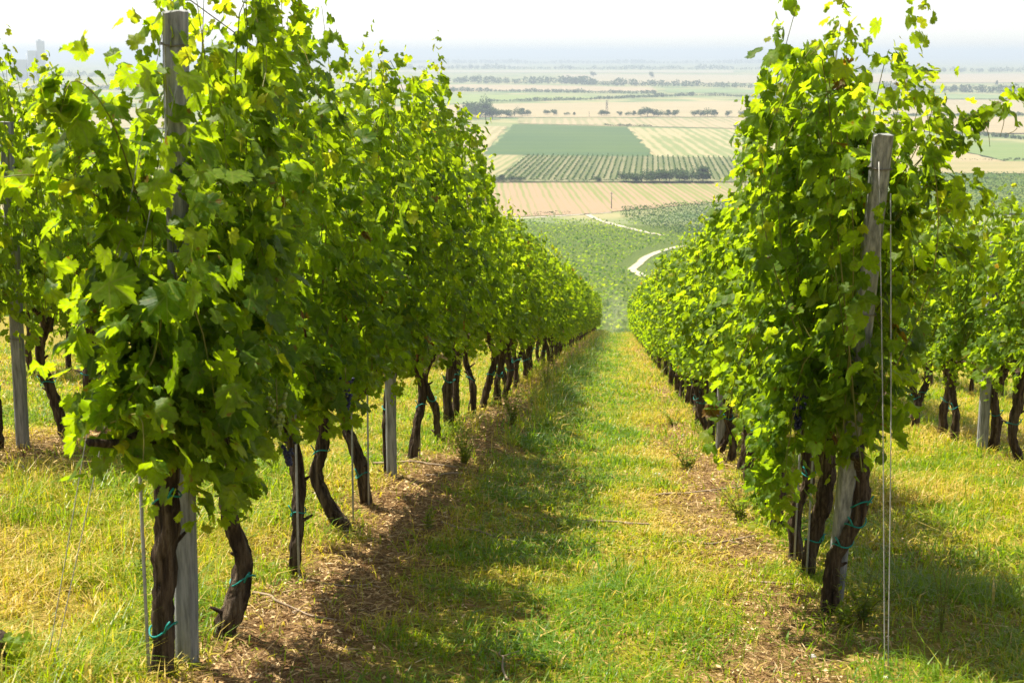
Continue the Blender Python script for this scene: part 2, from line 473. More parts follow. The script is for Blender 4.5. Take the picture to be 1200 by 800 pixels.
# ------------------------------------------------------------------ fields of the plain
fields = [
 # polygon in photo pixels (stands on the plain), colour a, colour b, direction, period
 ([(380,214),(945,214),(945,231),(850,236),(700,249.5),(600,254),(380,258)], (0.243,0.174,0.105), (0.149,0.162,0.052), -6, 3.6),
 ([(440,181.5),(615,181.5),(573,213),(400,213)], (0.232,0.202,0.105), (0.138,0.156,0.058), 3, 6),
 ([(440,148),(594,148),(566,180.8),(420,180.8)], (0.255,0.220,0.126), (0.200,0.180,0.089), -1, 9),
 ([(603,145.5),(735,148.5),(768,184),(567,181)], (0.047,0.083,0.032), (0.066,0.101,0.032), 88, 14),
 ([(737,149.5),(1010,154),(1010,187),(769.5,184.2)], (0.255,0.220,0.120), (0.144,0.167,0.067), -3, 9),
 ([(609,138.5),(960,138.5),(960,153),(735,147.5),(609,144.8)], (0.255,0.208,0.126), (0.182,0.174,0.089), -3, 9),
 ([(430,126),(600,121.5),(925,117.5),(925,137.3),(430,137.6)], (0.260,0.213,0.126), (0.232,0.196,0.115), 60, 40),
 ([(440,108.5),(735,114),(590,120),(440,124)], (0.166,0.196,0.067), (0.132,0.174,0.064), 70, 30),
 ([(440,99),(640,100),(765,102.5),(770,107),(440,106)], (0.260,0.208,0.131), (0.232,0.191,0.120), 70, 50),
 ([(780,104.5),(925,106),(925,110),(780,108)], (0.121,0.174,0.073), (0.144,0.180,0.079), 70, 50),
 ([(660,87),(925,88),(925,97),(730,98),(660,92)], (0.255,0.220,0.142), (0.222,0.196,0.120), 70, 60),
 ([(430,82.5),(860,82.5),(860,85.5),(430,84.5)], (0.266,0.243,0.163), (0.222,0.208,0.137), 70, 60),
 ([(430,76),(620,76),(620,78),(430,78)], (0.200,0.208,0.131), (0.222,0.208,0.137), 70, 60),
 ([(619,182),(1010,186),(1000,213),(575,213)], (0.089,0.103,0.039), (0.145,0.140,0.070), 1, 8),
 # right of the rows
 ([(1050,203.5),(1330,203.5),(1330,250),(1050,250)], (0.055,0.098,0.018), (0.111,0.138,0.026), 86, 14),
 ([(1040,188),(1330,190),(1330,203),(1040,203)], (0.243,0.202,0.105), (0.177,0.167,0.073), 80, 10),
 ([(1040,163),(1330,172),(1330,189.3),(1180,189),(1090,168)], (0.111,0.156,0.052), (0.132,0.167,0.058), 70, 16),
 ([(1040,166),(1088,169),(1178,189.2),(1040,188)], (0.266,0.213,0.120), (0.232,0.196,0.105), 70, 16),
 ([(1040,137),(1330,137),(1330,158),(1120,155),(1040,152)], (0.260,0.208,0.126), (0.232,0.191,0.115), 70, 40),
 ([(1040,117),(1330,117),(1330,134),(1040,134)], (0.243,0.208,0.131), (0.222,0.191,0.115), 70, 40),
 ([(1040,111),(1330,111),(1330,116),(1040,116)], (0.132,0.180,0.079), (0.144,0.180,0.079), 70, 40),
 ([(930,87),(1330,86),(1330,97),(930,97)], (0.255,0.208,0.137), (0.232,0.196,0.126), 70, 60),
 # left of the rows
 ([(-80,108),(150,108),(150,122),(-80,122)], (0.144,0.196,0.079), (0.155,0.191,0.079), 70, 40),
 ([(-80,126),(200,126),(200,150),(-80,150)], (0.243,0.208,0.126), (0.200,0.185,0.099), 70, 40),
 ([(-80,98),(150,98),(150,102),(-80,102)], (0.243,0.208,0.131), (0.200,0.185,0.099), 70, 40),
]
for k, (poly, a, b, an, per) in enumerate(fields):
    P0 = [on_plain(x, y, .25 + .04 * k) for x, y in poly]
    P = []                                                       # ragged margins
    for a_, b_ in zip(P0, P0[1:] + P0[:1]):
        L_ = (b_ - a_).length; n_ = int(min(160, max(2, L_ / 7))); nv = Vector((-(b_ - a_).y, (b_ - a_).x, 0)).normalized()
        for q_ in range(n_):
            c_ = a_.lerp(b_, q_ / n_)
            P.append(c_ + nv * (float(noise2(c_.x, c_.y, 18, k)) - .5) * min(7.0, c_.length * .004))
    m_ = MB().add(np.array([list(p) for p in P]), np.arange(len(P))[::-1].reshape(1, -1))
    put('field', m_.mesh('field', field_mat('field_surface', a, b, an, per), False), kind='structure')

# ------------------------------------------------------------------ roads on the lower slope
def strip_road(pix, width, name='road'):
    pts = [on_ground(x, y) for x, y in pix]
    C = catmull([[p.x, p.y, 0] for p in pts], 14 * len(pts))
    T = np.gradient(C, axis=0); T /= np.linalg.norm(T, axis=1, keepdims=True)
    Nn = np.stack([T[:, 1], -T[:, 0], 0 * T[:, 0]], -1)
    n = len(C); cols = 5
    V = []
    jit = np.random.default_rng(len(pix)).normal(0, .12, (n, 2))
    for c in range(cols):
        o = (c / (cols - 1) - .5) * width
        p = C + Nn * (o + (jit[:, :1] if c == 0 else jit[:, 1:] if c == cols - 1 else 0))
        z = tz(p[:, 0], p[:, 1]) + .16
        V.append(np.stack([p[:, 0], p[:, 1], z], -1))
    V = np.stack(V, 1).reshape(-1, 3)
    i, j = np.meshgrid(np.arange(n - 1), np.arange(cols - 1), indexing='ij')
    Qr = np.stack([i * cols + j, i * cols + j + 1, (i + 1) * cols + j + 1, (i + 1) * cols + j], -1).reshape(-1, 4)
    rut = np.tile(np.array([1, .1, .55, .1, 1.0]), n)
    put(name, MB().add(V, Qr, rut).mesh(name, M['road']), kind='structure')
    return C[:, :2]
road_a = strip_road([(560, 259), (620, 255.5), (665, 252.6), (700, 250.2), (716, 249)], 3.4)
road_b = strip_road([(688, 251), (697, 256), (715, 262), (735, 267), (756, 272), (775, 276)], 3.6)
road_c = strip_road([(800, 288), (782, 292.5), (770, 296), (757, 302), (748, 310), (741, 316), (747, 320), (757, 324.5), (790, 331)], 3.0)
ROADS = np.concatenate([road_a, road_b, road_c])

# ------------------------------------------------------------------ haze
hm = MB().add(*box(0, 0, 0, 1, 1, 1))
hz = put('haze', None or hm.mesh('haze', [], False), kind='stuff')
z0, z1 = PZ - 2, 34.0
hz.scale = (100000, 100000, z1 - z0); hz.location = (0, 0, (z0 + z1) / 2)
m, nt, out = new_mat('haze_air'); q = N(nt)
HAZE = 2.0e-4
pv = q('VolumePrincipled', {'Color': (.53, .61, .705, 1), 'Density': HAZE, 'Anisotropy': .1})
nt.links.new(pv.outputs[0], out.inputs['Volume'])
hz.data.materials.append(m)

# ------------------------------------------------------------------ lower vineyard slope, block vineyards (stuff)
def leaf_quads(P, size, rng, tint, up=.5):
    """one irregular leaf clump face per point"""
    n = len(P)
    nrm = rng.normal(0, 1, (n, 3)); nrm[:, 2] = np.abs(nrm[:, 2]) + up
    nrm /= np.linalg.norm(nrm, axis=1, keepdims=True)
    a = np.cross(nrm, rng.normal(0, 1, (n, 3))); a /= np.linalg.norm(a, axis=1, keepdims=True)
    b = np.cross(nrm, a)
    th = np.arange(5) / 5 * 2 * np.pi
    rr = rng.uniform(.6, 1.25, (n, 5)) * np.broadcast_to(size, (n,))[:, None] * .5
    V = P[:, None] + rr[..., None] * (np.cos(th)[None, :, None] * a[:, None] + np.sin(th)[None, :, None] * b[:, None])
    return V.reshape(-1, 3), np.arange(n * 5).reshape(n, 5), np.repeat(np.broadcast_to(tint, (n,)), 5)

rng = np.random.default_rng(3)
def in_poly(X, Y, poly):
    ins = np.zeros(len(X), bool); n = len(poly)
    for a in range(n):
        p, r_ = poly[a], poly[(a + 1) % n]
        c = ((p.y > Y) != (r_.y > Y)) & (X < (r_.x - p.x) * (Y - p.y) / (r_.y - p.y + 1e-9) + p.x)
        ins ^= c
    return ins
def rows_of_vines(label, inside, direction, spacing, ext, size, per_m, seed, height=1.9, width=.9, tone=.45, gaps=.12, clump=5.0, mat='hedge'):
    """vine rows clipped by inside(x, y); ext = (xmin, xmax, ymin, ymax)"""
    g = np.random.default_rng(seed)
    cx, cy = (ext[0] + ext[1]) / 2, (ext[2] + ext[3]) / 2
    Lh = math.hypot(ext[1] - ext[0], ext[3] - ext[2]) / 2
    d = np.array([math.sin(R(direction)), math.cos(R(direction))]); nn = np.array([d[1], -d[0]])
    k = np.arange(-Lh, Lh, spacing)
    n = int(2 * Lh * per_m)
    S_, K_ = np.meshgrid(np.linspace(-Lh, Lh, n), k)
    S_ = (S_ + g.uniform(-.6, .6, S_.shape) / per_m).ravel(); K_ = K_.ravel()
    hv = g.uniform(.15, 1, len(S_)) ** .7
    K_ = K_ + g.normal(0, width * .3, len(S_)) * (1.1 - .4 * hv)
    X = cx + S_ * d[0] + K_ * nn[0]; Y = cy + S_ * d[1] + K_ * nn[1]
    ok = (X > ext[0]) & (X < ext[1]) & (Y > ext[2]) & (Y < ext[3])
    X, Y, hv = X[ok], Y[ok], hv[ok]
    ok = inside(X, Y) & (noise2(X, Y, clump, seed) > gaps)
    X, Y, hv = X[ok], Y[ok], hv[ok]
    hh = height * (.6 + .8 * noise2(X, Y, clump * .6, seed + 2))
    Z = tz(X, Y) + .3 + (hh - .3) * hv
    P = np.stack([X, Y, Z], -1)
    t = np.clip(g.normal(tone, .22, len(P)) + (noise2(X, Y, 40, seed + 5) - .5) * .5 + (noise2(X, Y, 2.5, seed + 6) - .5) * .5, 0, 1)
    V, fs, tt = leaf_quads(P, size * g.uniform(.6, 1.4, len(P)), g, t, .7)
    put('vineyard', MB().add(V, fs, tt).mesh('vineyard', M[mat], False), kind='stuff', label=label, cat='vineyard')

def off_road(X, Y, dmin=4.6):
    ok = np.ones(len(X), bool)
    for cxy in ROADS[::3]:
        ok &= (X - cxy[0]) ** 2 + (Y - cxy[1]) ** 2 > dmin ** 2
    return ok
dark_block = [on_ground(x, y) for x, y in ((712, 247.5), (790, 240.5), (1000, 232), (1000, 300), (850, 288), (800, 278.5), (765, 271))]
rows_of_vines('bright green vine rows covering the lower slope below the crest', lambda X, Y: off_road(X, Y) & ~in_poly(X, Y, dark_block), 76, 5.2, (-120, 120, 225, 650), .85, 2.0, 41, 2.3, 1.1, .5, .15)
rows_of_vines('darker green vine block right of the pale forked road', lambda X, Y: off_road(X, Y, 7) & in_poly(X, Y, dark_block), 70, 2.6, (0, 190, 380, 800), .8, 1.6, 44, 1.9, 1.0, .4, .08, 5.0, 'hedge_dark')
bl = [on_plain(x, y) for x, y in ((617, 183), (1000, 187), (990, 212), (580, 212))]
xs, ys = [p.x for p in bl], [p.y for p in bl]
rows_of_vines('block of green vine rows standing on the plain', lambda X, Y: in_poly(X, Y, bl), 1.2, 3.7, (min(xs), max(xs), min(ys), max(ys)), .95, 1.6, 42, 1.9, .7, .4, .12, 5.0, 'hedge_dark')
bl2 = [on_plain(x, y) for x, y in ((1060, 205), (1300, 205), (1300, 247), (1060, 247))]
xs, ys = [p.x for p in bl2], [p.y for p in bl2]
rows_of_vines('green vine rows on the plain at far right', lambda X, Y: in_poly(X, Y, bl2), 86, 4.5, (min(xs), max(xs), min(ys), max(ys)), 1.3, .8, 43, 2.1, 1.5, .6, .12, 5.0, 'hedge_dark')

# ------------------------------------------------------------------ trees on the plain
def tree_proto(seed, h, w, nleaf=900):
    g = np.random.default_rng(seed)
    t = MB()
    t.add(*tube([[0, 0, -.3], [.05 * h * g.normal(0, .4), 0, h * .25], [0, 0, h * .55]], [h * .03, h * .024, h * .012], 7))
    for k in range(5):
        a = g.uniform(0, 6.28)
        t.add(*tube([[0, 0, h * g.uniform(.2, .4)], [math.cos(a) * w * .25, math.sin(a) * w * .25, h * .65]], [h * .012, h * .004], 5))
    c = MB()
    lobes = [(g.normal(0, w * .22), g.normal(0, w * .22), h * g.uniform(.35, .8), w * g.uniform(.2, .34)) for _ in range(11)]
    P = []
    for lx, ly, lz, lr in lobes:
        n = nleaf // 11
        v = g.normal(0, 1, (n, 3)); v /= np.linalg.norm(v, axis=1, keepdims=True)
        P.append(np.array([lx, ly, lz]) + v * lr * g.uniform(.45, 1.08, (n, 1)) * [1, 1, .85])
    P = np.concatenate(P); P = P[(P[:, 2] > h * .1)]
    V, fs, tt = leaf_quads(P, h * .085, g, np.clip(g.normal(.5, .3, len(P)), 0, 1), .3)
    c.add(V, fs, tt)
    return t.mesh('trunk', M['trunk']), c.mesh('crown', M['tree'], False)
TP = [tree_proto(100 + k, 10, w) for k, w in enumerate((11, 9, 12.5, 8, 10))]
def tree(px, py, hpx, k, label, group, name='tree', widen=1.0, cat='tree'):
    p = on_plain(px, py)
    h = hpx * p.length / F * 1.05
    o = put(name, None, None, (p.x, p.y, PZ), (0, 0, k * 1.3), label, cat, group)
    t, c = TP[k % len(TP)]
    put('trunk', t, o); put('crown', c, o)
    o.scale = (h / 10 * widen, h / 10 * widen, h / 10)
    return o
g1 = 'trees at the edge of the vineyard block on the plain'
near_trees = [(734, 11, 'small rounded dark tree at the left end of the tree clump before the vineyard block'),
 (742, 10, 'low dark tree second from the left in the clump before the vineyard block'),
 (752, 13, 'bushy dark tree in the left half of the clump before the vineyard block'),
 (763, 11.5, 'dark tree in the middle of the clump, left of the dense pair'),
 (773, 14, 'dense dark tree just right of the middle of the clump on the plain'),
 (785, 13.5, 'dense dark tree beside the gap in the clump on the plain'),
 (796, 14.5, 'tall dark tree in the right half of the clump before the vineyard block'),
 (811, 15.5, 'broad dark tree second from the right end of the clump'),
 (824, 17.5, 'tallest broadest dark tree at the right end of the clump before the vineyard block')]
for k, (x, h, lab) in enumerate(near_trees): tree(x, 214 + (k % 3) * .3, h * 1.12, k, lab, g1, 'tree', 1.25)
for k, (x, h, lab) in enumerate([(579, 7, 'leftmost low bush at the corner of the vineyard block'), (588, 9, 'rounded low bush second from the corner of the vineyard block'),
      (599, 8, 'rounded low bush third from the corner of the vineyard block'), (610, 7, 'low bush at the right end of the bushes by the vineyard corner'),
      (700, 7, 'lone low bush in the hedge left of the tree clump')]):
    tree(x, 213.6, h, k + 2, lab, 'bushes along the near edge of the vineyard block', 'bush', 1.25, 'bush')
g2 = 'trees along the field edge in the middle of the plain'
mid = [(546, 141, 15), (553, 139, 19), (561, 137, 21), (569, 140, 19), (577, 140, 14), (586, 138, 10), (594, 138, 9), (603, 137, 10), (612, 136, 9), (618, 136, 7),
       (641, 135, 6), (649, 135.5, 7), (664, 135.5, 4), (673, 135.5, 4), (705, 136, 7), (711, 136, 6), (726, 136, 5.5), (736, 136, 5), (743, 136, 6), (751, 137, 9), (759, 137, 11), (766, 137, 9), (774, 137, 7), (783, 137, 8), (791, 137, 8),
       (814, 137, 7), (821, 137, 8), (829, 137, 9), (837, 137, 8), (853, 137, 7), (870, 137, 7), (864, 152, 6.5), (899, 137.5, 4), (905, 137.5, 4)]
where = {0: 'at the left edge of the dark copse', 1: 'in the left half of the dark copse', 2: 'tallest at the top of the dark copse', 3: 'in the right half of the dark copse', 4: 'at the right edge of the dark copse'}
for k, (x, y, h) in enumerate(mid):
    if k < 5: lab = 'dark leafy tree ' + where[k] + ' beyond the stubble field'
    elif k < 10: lab = 'small dark tree in the thin line right of the copse'
    elif (x, y) == (864, 152): lab = 'lone round tree standing in the pale field, apart from the line'
    elif (x, y) == (853, 137): lab = 'small round tree standing alone right of the long clump'
    elif (x, y) == (870, 137): lab = 'rightmost small round lone tree on the field edge'
    elif (x, y) == (726, 136): lab = 'small tree alone between two clumps on the field edge'
    elif x < 660: lab = 'low tree of the pair above the green field'
    elif x < 680: lab = 'tiny shrub between the low pair and the next clump on the field edge'
    elif x < 715: lab = 'round tree of the pair left of the lone small tree'
    elif x < 746: lab = 'small tree of the pair just left of the long clump'
    elif x < 800: lab = 'dark tree in the long clump in the middle of the field edge'
    elif x < 845: lab = 'dark tree in the clump right of the long clump'
    else: lab = 'tiny shrub near the right end of the field edge'
    tree(x, y, h, k, lab, g2, 'tree', 1.1 if h < 12 else .95)
g3 = 'trees in the hazy far fields'
for k, (x, y, h, lab) in enumerate([(695, 91, 7, 'tall slim hazy tree in the far fields left of the pair of rows'), (763, 92, 8, 'round hazy tree in the far pale field'), (907, 96, 6, 'small hazy tree in the far fields near the right vines'), (1168, 101, 6, 'small hazy tree in the far field right of the tall vine')]):
    tree(x, y, h, k, lab, g3, 'tree', .7)

def woodland(pix, hpx, seed, lab, dens=1.0, depth=14):
    """belt of trees that reads as one mass"""
    g = np.random.default_rng(seed)
    P = [on_plain(x, y) for x, y in pix]
    pts = []
    for a, b in zip(P[:-1], P[1:]):
        L = (b - a).length; hgt = hpx * a.length / F
        n = max(2, int(L / (hgt * .55)))
        for t in np.linspace(0, 1, n, endpoint=False):
            c = a.lerp(b, t)
            hh = hgt * (0.45 + .8 * noise2(c.x, c.y, hgt * 4, seed)) * g.uniform(.75, 1.15)
            dd = g.uniform(0, depth)
            m = int(70 * dens)
            v = g.normal(0, 1, (m, 3)); v /= np.linalg.norm(v, axis=1, keepdims=True)
            v = v * g.uniform(.5, 1.05, (m, 1)) * [hh * .55, hh * .55, hh * .5]
            v += [c.x + g.normal(0, hh * .2), c.y + dd, PZ + hh * .5]
            pts.append((v, np.full(m, hh)))
    V0 = np.concatenate([p for p, _ in pts]); hs = np.concatenate([h for _, h in pts])
    ok = V0[:, 2] > PZ + .1
    V0, hs = V0[ok], hs[ok]
    V, fs, tt = leaf_quads(V0, hs * .22, g, np.clip(g.normal(.45, .3, len(V0)), 0, 1), .3)
    put('woodland', MB().add(V, fs, tt).mesh('woodland', M['tree'], False), kind='stuff', label=lab, cat='woodland')
woodland([(570, 120), (640, 118.5), (700, 117), (760, 114.5), (815, 112.5), (850, 113), (930, 117)], 4.6, 1, 'long dark tree belt above the tan field')
woodland([(440, 107.5), (560, 107.5), (640, 108.5), (700, 109.5), (770, 110.5)], 4.6, 2, 'straight tree belt behind the yellow green strip')
woodland([(440, 98), (530, 97.5), (600, 98.5), (662, 98.5), (700, 100.5), (760, 101.5), (830, 102.5), (930, 104.5)], 8.5, 3, 'hazy wood in the middle distance', 1.0, 60)
woodland([(430, 81.5), (560, 81.5), (700, 82), (860, 82), (930, 82)], 5, 4, 'pale blue hazy wood far out on the plain', .8, 200)
woodland([(380, 74.5), (620, 75), (760, 75), (940, 75)], 4.5, 5, 'very faint wood near the horizon', .8, 300)
woodland([(380, 69), (620, 69), (760, 69), (960, 69), (1300, 69)], 3, 6, 'faintest strip of wood under the horizon', .6, 500)
woodland([(1100, 157), (1140, 158.5), (1170, 161), (1200, 164), (1260, 168)], 4.5, 7, 'dark tree belt slanting across the fields at right')
woodland([(1120, 189), (1160, 189.5), (1200, 189.5), (1260, 190)], 3.5, 8, 'low dark shrub line between straw fields at right')
woodland([(1050, 136.5), (1120, 136.5), (1200, 136), (1300, 136)], 4, 9, 'tree belt above the tan field at right')
woodland([(1040, 106), (1100, 108), (1200, 110), (1300, 110)], 8, 10, 'hazy wood behind the right vines', 1, 60)
woodland([(940, 86), (1100, 85), (1200, 85), (1320, 85)], 6, 11, 'pale blue wood far out at right', .8, 200)
woodland([(620, 213.6), (700, 213.8), (735, 214)], 3, 12, 'low hedge along the near edge of the vineyard block')
woodland([(709, 147.4), (765, 148.8)], 2.2, 13, 'thin low hedge behind the green field')
woodland([(-60, 125), (40, 125), (90, 125.5), (160, 126)], 7, 14, 'hazy tree belt seen between the left vines')
woodland([(-60, 106), (60, 106), (160, 106)], 8, 15, 'hazy wood below the far factory', 1, 60)
woodland([(-60, 92), (60, 91), (160, 90)], 6, 16, 'pale wood at the foot of the far factory', .8, 150)
woodland([(615, 253.2), (640, 252.3), (668, 251.0)], 1.6, 17, 'thin dark hedge beside the gravel road')

# ------------------------------------------------------------------ far factory, poles, pylons
fp = on_plain(46, 94)
fs_ = fp.length / F
fac = put('factory', None, None, (fp.x, fp.y, PZ), (0, 0, YAW + .1), 'hazy grey factory with a tall tower block far out on the plain', 'factory')
def fbox(name, cxp, w, h, dpt=None, y=0):
    me = MB().add(*box(cxp * fs_, y * fs_, h * fs_ / 2, w * fs_, (dpt or w) * fs_, h * fs_))
    return put(name, me.mesh(name, M['plant'], False), fac)
tw = MB()
tw.add(*box(4.0 * fs_, 0, 21 * fs_, 6.5 * fs_, 6.5 * fs_, 42 * fs_))
for k in range(8): tw.add(*box(4.0 * fs_, 0, (4 + 5 * k) * fs_, 7.1 * fs_, 7.1 * fs_, .5 * fs_))
tw.add(*box(2.6 * fs_, 0, 42.9 * fs_, 2.2 * fs_, 3 * fs_, 1.8 * fs_))
put('tower', tw.mesh('tower', M['plant'], False), fac)
fbox('hall', -5.5, 8.5, 31.5); fbox('hall', -20, 16, 22, 9)
for cx_, h_, r_ in ((-.6, 44.5, .75), (-9.0, 33, .6), (-12.0, 29, .5)):
    ch = MB().add(*tube([[cx_ * fs_, 0, 0], [cx_ * fs_, 0, h_ * fs_]], [r_ * fs_, r_ * .8 * fs_], 10))
    put('chimney', ch.mesh('chimney', M['plant']), fac)

def pole(px, py, hpx, lab):
    p = on_plain(px, py); h = hpx * p.length / F
    o = put('utility_pole', None, None, (p.x, p.y, PZ), (0, 0, 0), lab, 'pole', 'utility poles on the plain')
    put('post', MB().add(*tube([[0, 0, -.4], [0, 0, h]], [.22, .16], 8)).mesh('post', M['pole']), o)
    put('crossarm', MB().add(*box(0, -.2, h - .7, 1.8, .14, .16)).mesh('crossarm', M['pole'], False), o)
    for s in (-.75, 0, .75):
        put('insulator', MB().add(*tube([[s, -.2, h - .62], [s, -.2, h - .3]], [.06, .05], 6)).mesh('insulator', M['plant']), o)
pole(716.5, 245, 20, 'thin wooden utility pole standing in the striped stubble field')
pole(690.5, 137, 6, 'faint utility pole on the field edge above the green field')
pole(900, 148, 6, 'faint utility pole in the pale field near the right vines')
def pylon(px, py, hpx, lab):
    p = on_plain(px, py); h = hpx * p.length / F; w = h * .09
    o = put('power_pylon', None, None, (p.x, p.y, PZ), (0, 0, .4), lab, 'pylon', 'lattice pylons on the plain')
    t = MB()
    for sx, sy in ((1, 1), (1, -1), (-1, -1), (-1, 1)):
        t.add(*tube([[sx * w, sy * w, -.2], [sx * w * .2, sy * w * .2, h]], .16, 5))
    for k in range(7):
        z = h * k / 7; a = w * (1 - .8 * k / 7); z2 = h * (k + 1) / 7; b = w * (1 - .8 * (k + 1) / 7)
        for (x1, y1), (x2, y2) in (((1, 1), (-1, 1)), ((-1, 1), (-1, -1)), ((-1, -1), (1, -1)), ((1, -1), (1, 1))):
            t.add(*tube([[x1 * a, y1 * a, z], [x2 * b, y2 * b, z2]], .08, 4))
    put('mast', t.mesh('mast', M['pole']), o)
    for z in (.72, .84, .95):
        put('crossarm', MB().add(*box(0, 0, h * z, h * .3, .25, .25)).mesh('crossarm', M['pole'], False), o)
pylon(711, 134, 16, 'faint lattice pylon left of the middle of the tan field')
pylon(878, 136, 18, 'faint lattice pylon in the tan field near the right vines')

# ------------------------------------------------------------------ vines: leaf template and canopy
half = [(0, 1.0), (.07, .86), (.15, .84), (.17, .72), (.26, .70), (.20, .55), (.33, .66), (.42, .64), (.50, .70), (.52, .56), (.62, .52), (.57, .40), (.63, .33), (.46, .22),
        (.60, .20), (.70, .14), (.63, .02), (.66, -.08), (.54, -.13), (.52, -.26), (.40, -.26), (.30, -.36), (.18, -.28), (.07, -.12)]
OUT = np.array(half + [(-x, y) for x, y in half[:0:-1]])
def leaf_template(ring):
    o = OUT if ring else OUT[[0, 2, 5, 8, 11, 13, 15, 19, 21, 23, 24, 26, 28, 32, 34, 36, 39, 42, 45]] if False else OUT[::3]
    n = len(o)
    if ring:
        inner = o * .52 + np.array([0, .08]) * .48
        V = np.vstack([[[0, .08]], inner, o])
        k = np.arange(n); k2 = (k + 1) % n
        F3 = np.stack([np.zeros(n, int), 1 + k2, 1 + k], -1)
        F4 = np.stack([1 + k, 1 + k2, 1 + n + k2, 1 + n + k], -1)
        return V, [F3, F4]
    V = np.vstack([[[0, .08]], o]); k = np.arange(n); k2 = (k + 1) % n
    return V, [np.stack([np.zeros(n, int), 1 + k2, 1 + k], -1)]
T_HI, T_LO = leaf_template(True), leaf_template(False)

def add_leaves(mb, P, nrm, tip, size, tint, g, hi=True, mi=0):
    V2, faces = T_HI if hi else T_LO
    n, m = len(P), len(V2)
    nrm = nrm / np.linalg.norm(nrm, axis=1, keepdims=True)
    tip = tip - nrm * np.sum(tip * nrm, 1, keepdims=True)
    tip /= np.linalg.norm(tip, axis=1, keepdims=True) + 1e-9
    sd = np.cross(tip, nrm)
    x, y = V2[:, 0][None], V2[:, 1][None]
    fold = g.normal(.10, .22, (n, 1)); drp = g.uniform(-.05, .45, (n, 1)); wav = g.normal(0, .09, (n, 1)); ph = g.uniform(0, 6.28, (n, 1)); skew = g.normal(0, .12, (n, 1))
    z = fold * np.abs(x) - drp * (np.maximum(y, 0) ** 2 + .8 * x ** 2) + wav * np.sin(5 * x + ph) + wav * np.sin(6 * y + ph * 1.7) + skew * x * y
    asp = g.uniform(.88, 1.12, (n, 1))
    V = P[:, None] + size[:, None, None] * ((x * asp)[..., None] * sd[:, None] + y[..., None] * tip[:, None] + z[..., None] * nrm[:, None])
    off = (np.arange(n) * m)
    fl = [(f[None] + off[:, None, None]).reshape(-1, f.shape[1]) for f in faces]
    uv = np.zeros((n, m, 3)); uv[..., :2] = V2[None]
    mb.add(V.reshape(-1, 3), fl, np.repeat(tint, m), uv.reshape(-1, 3), mi)

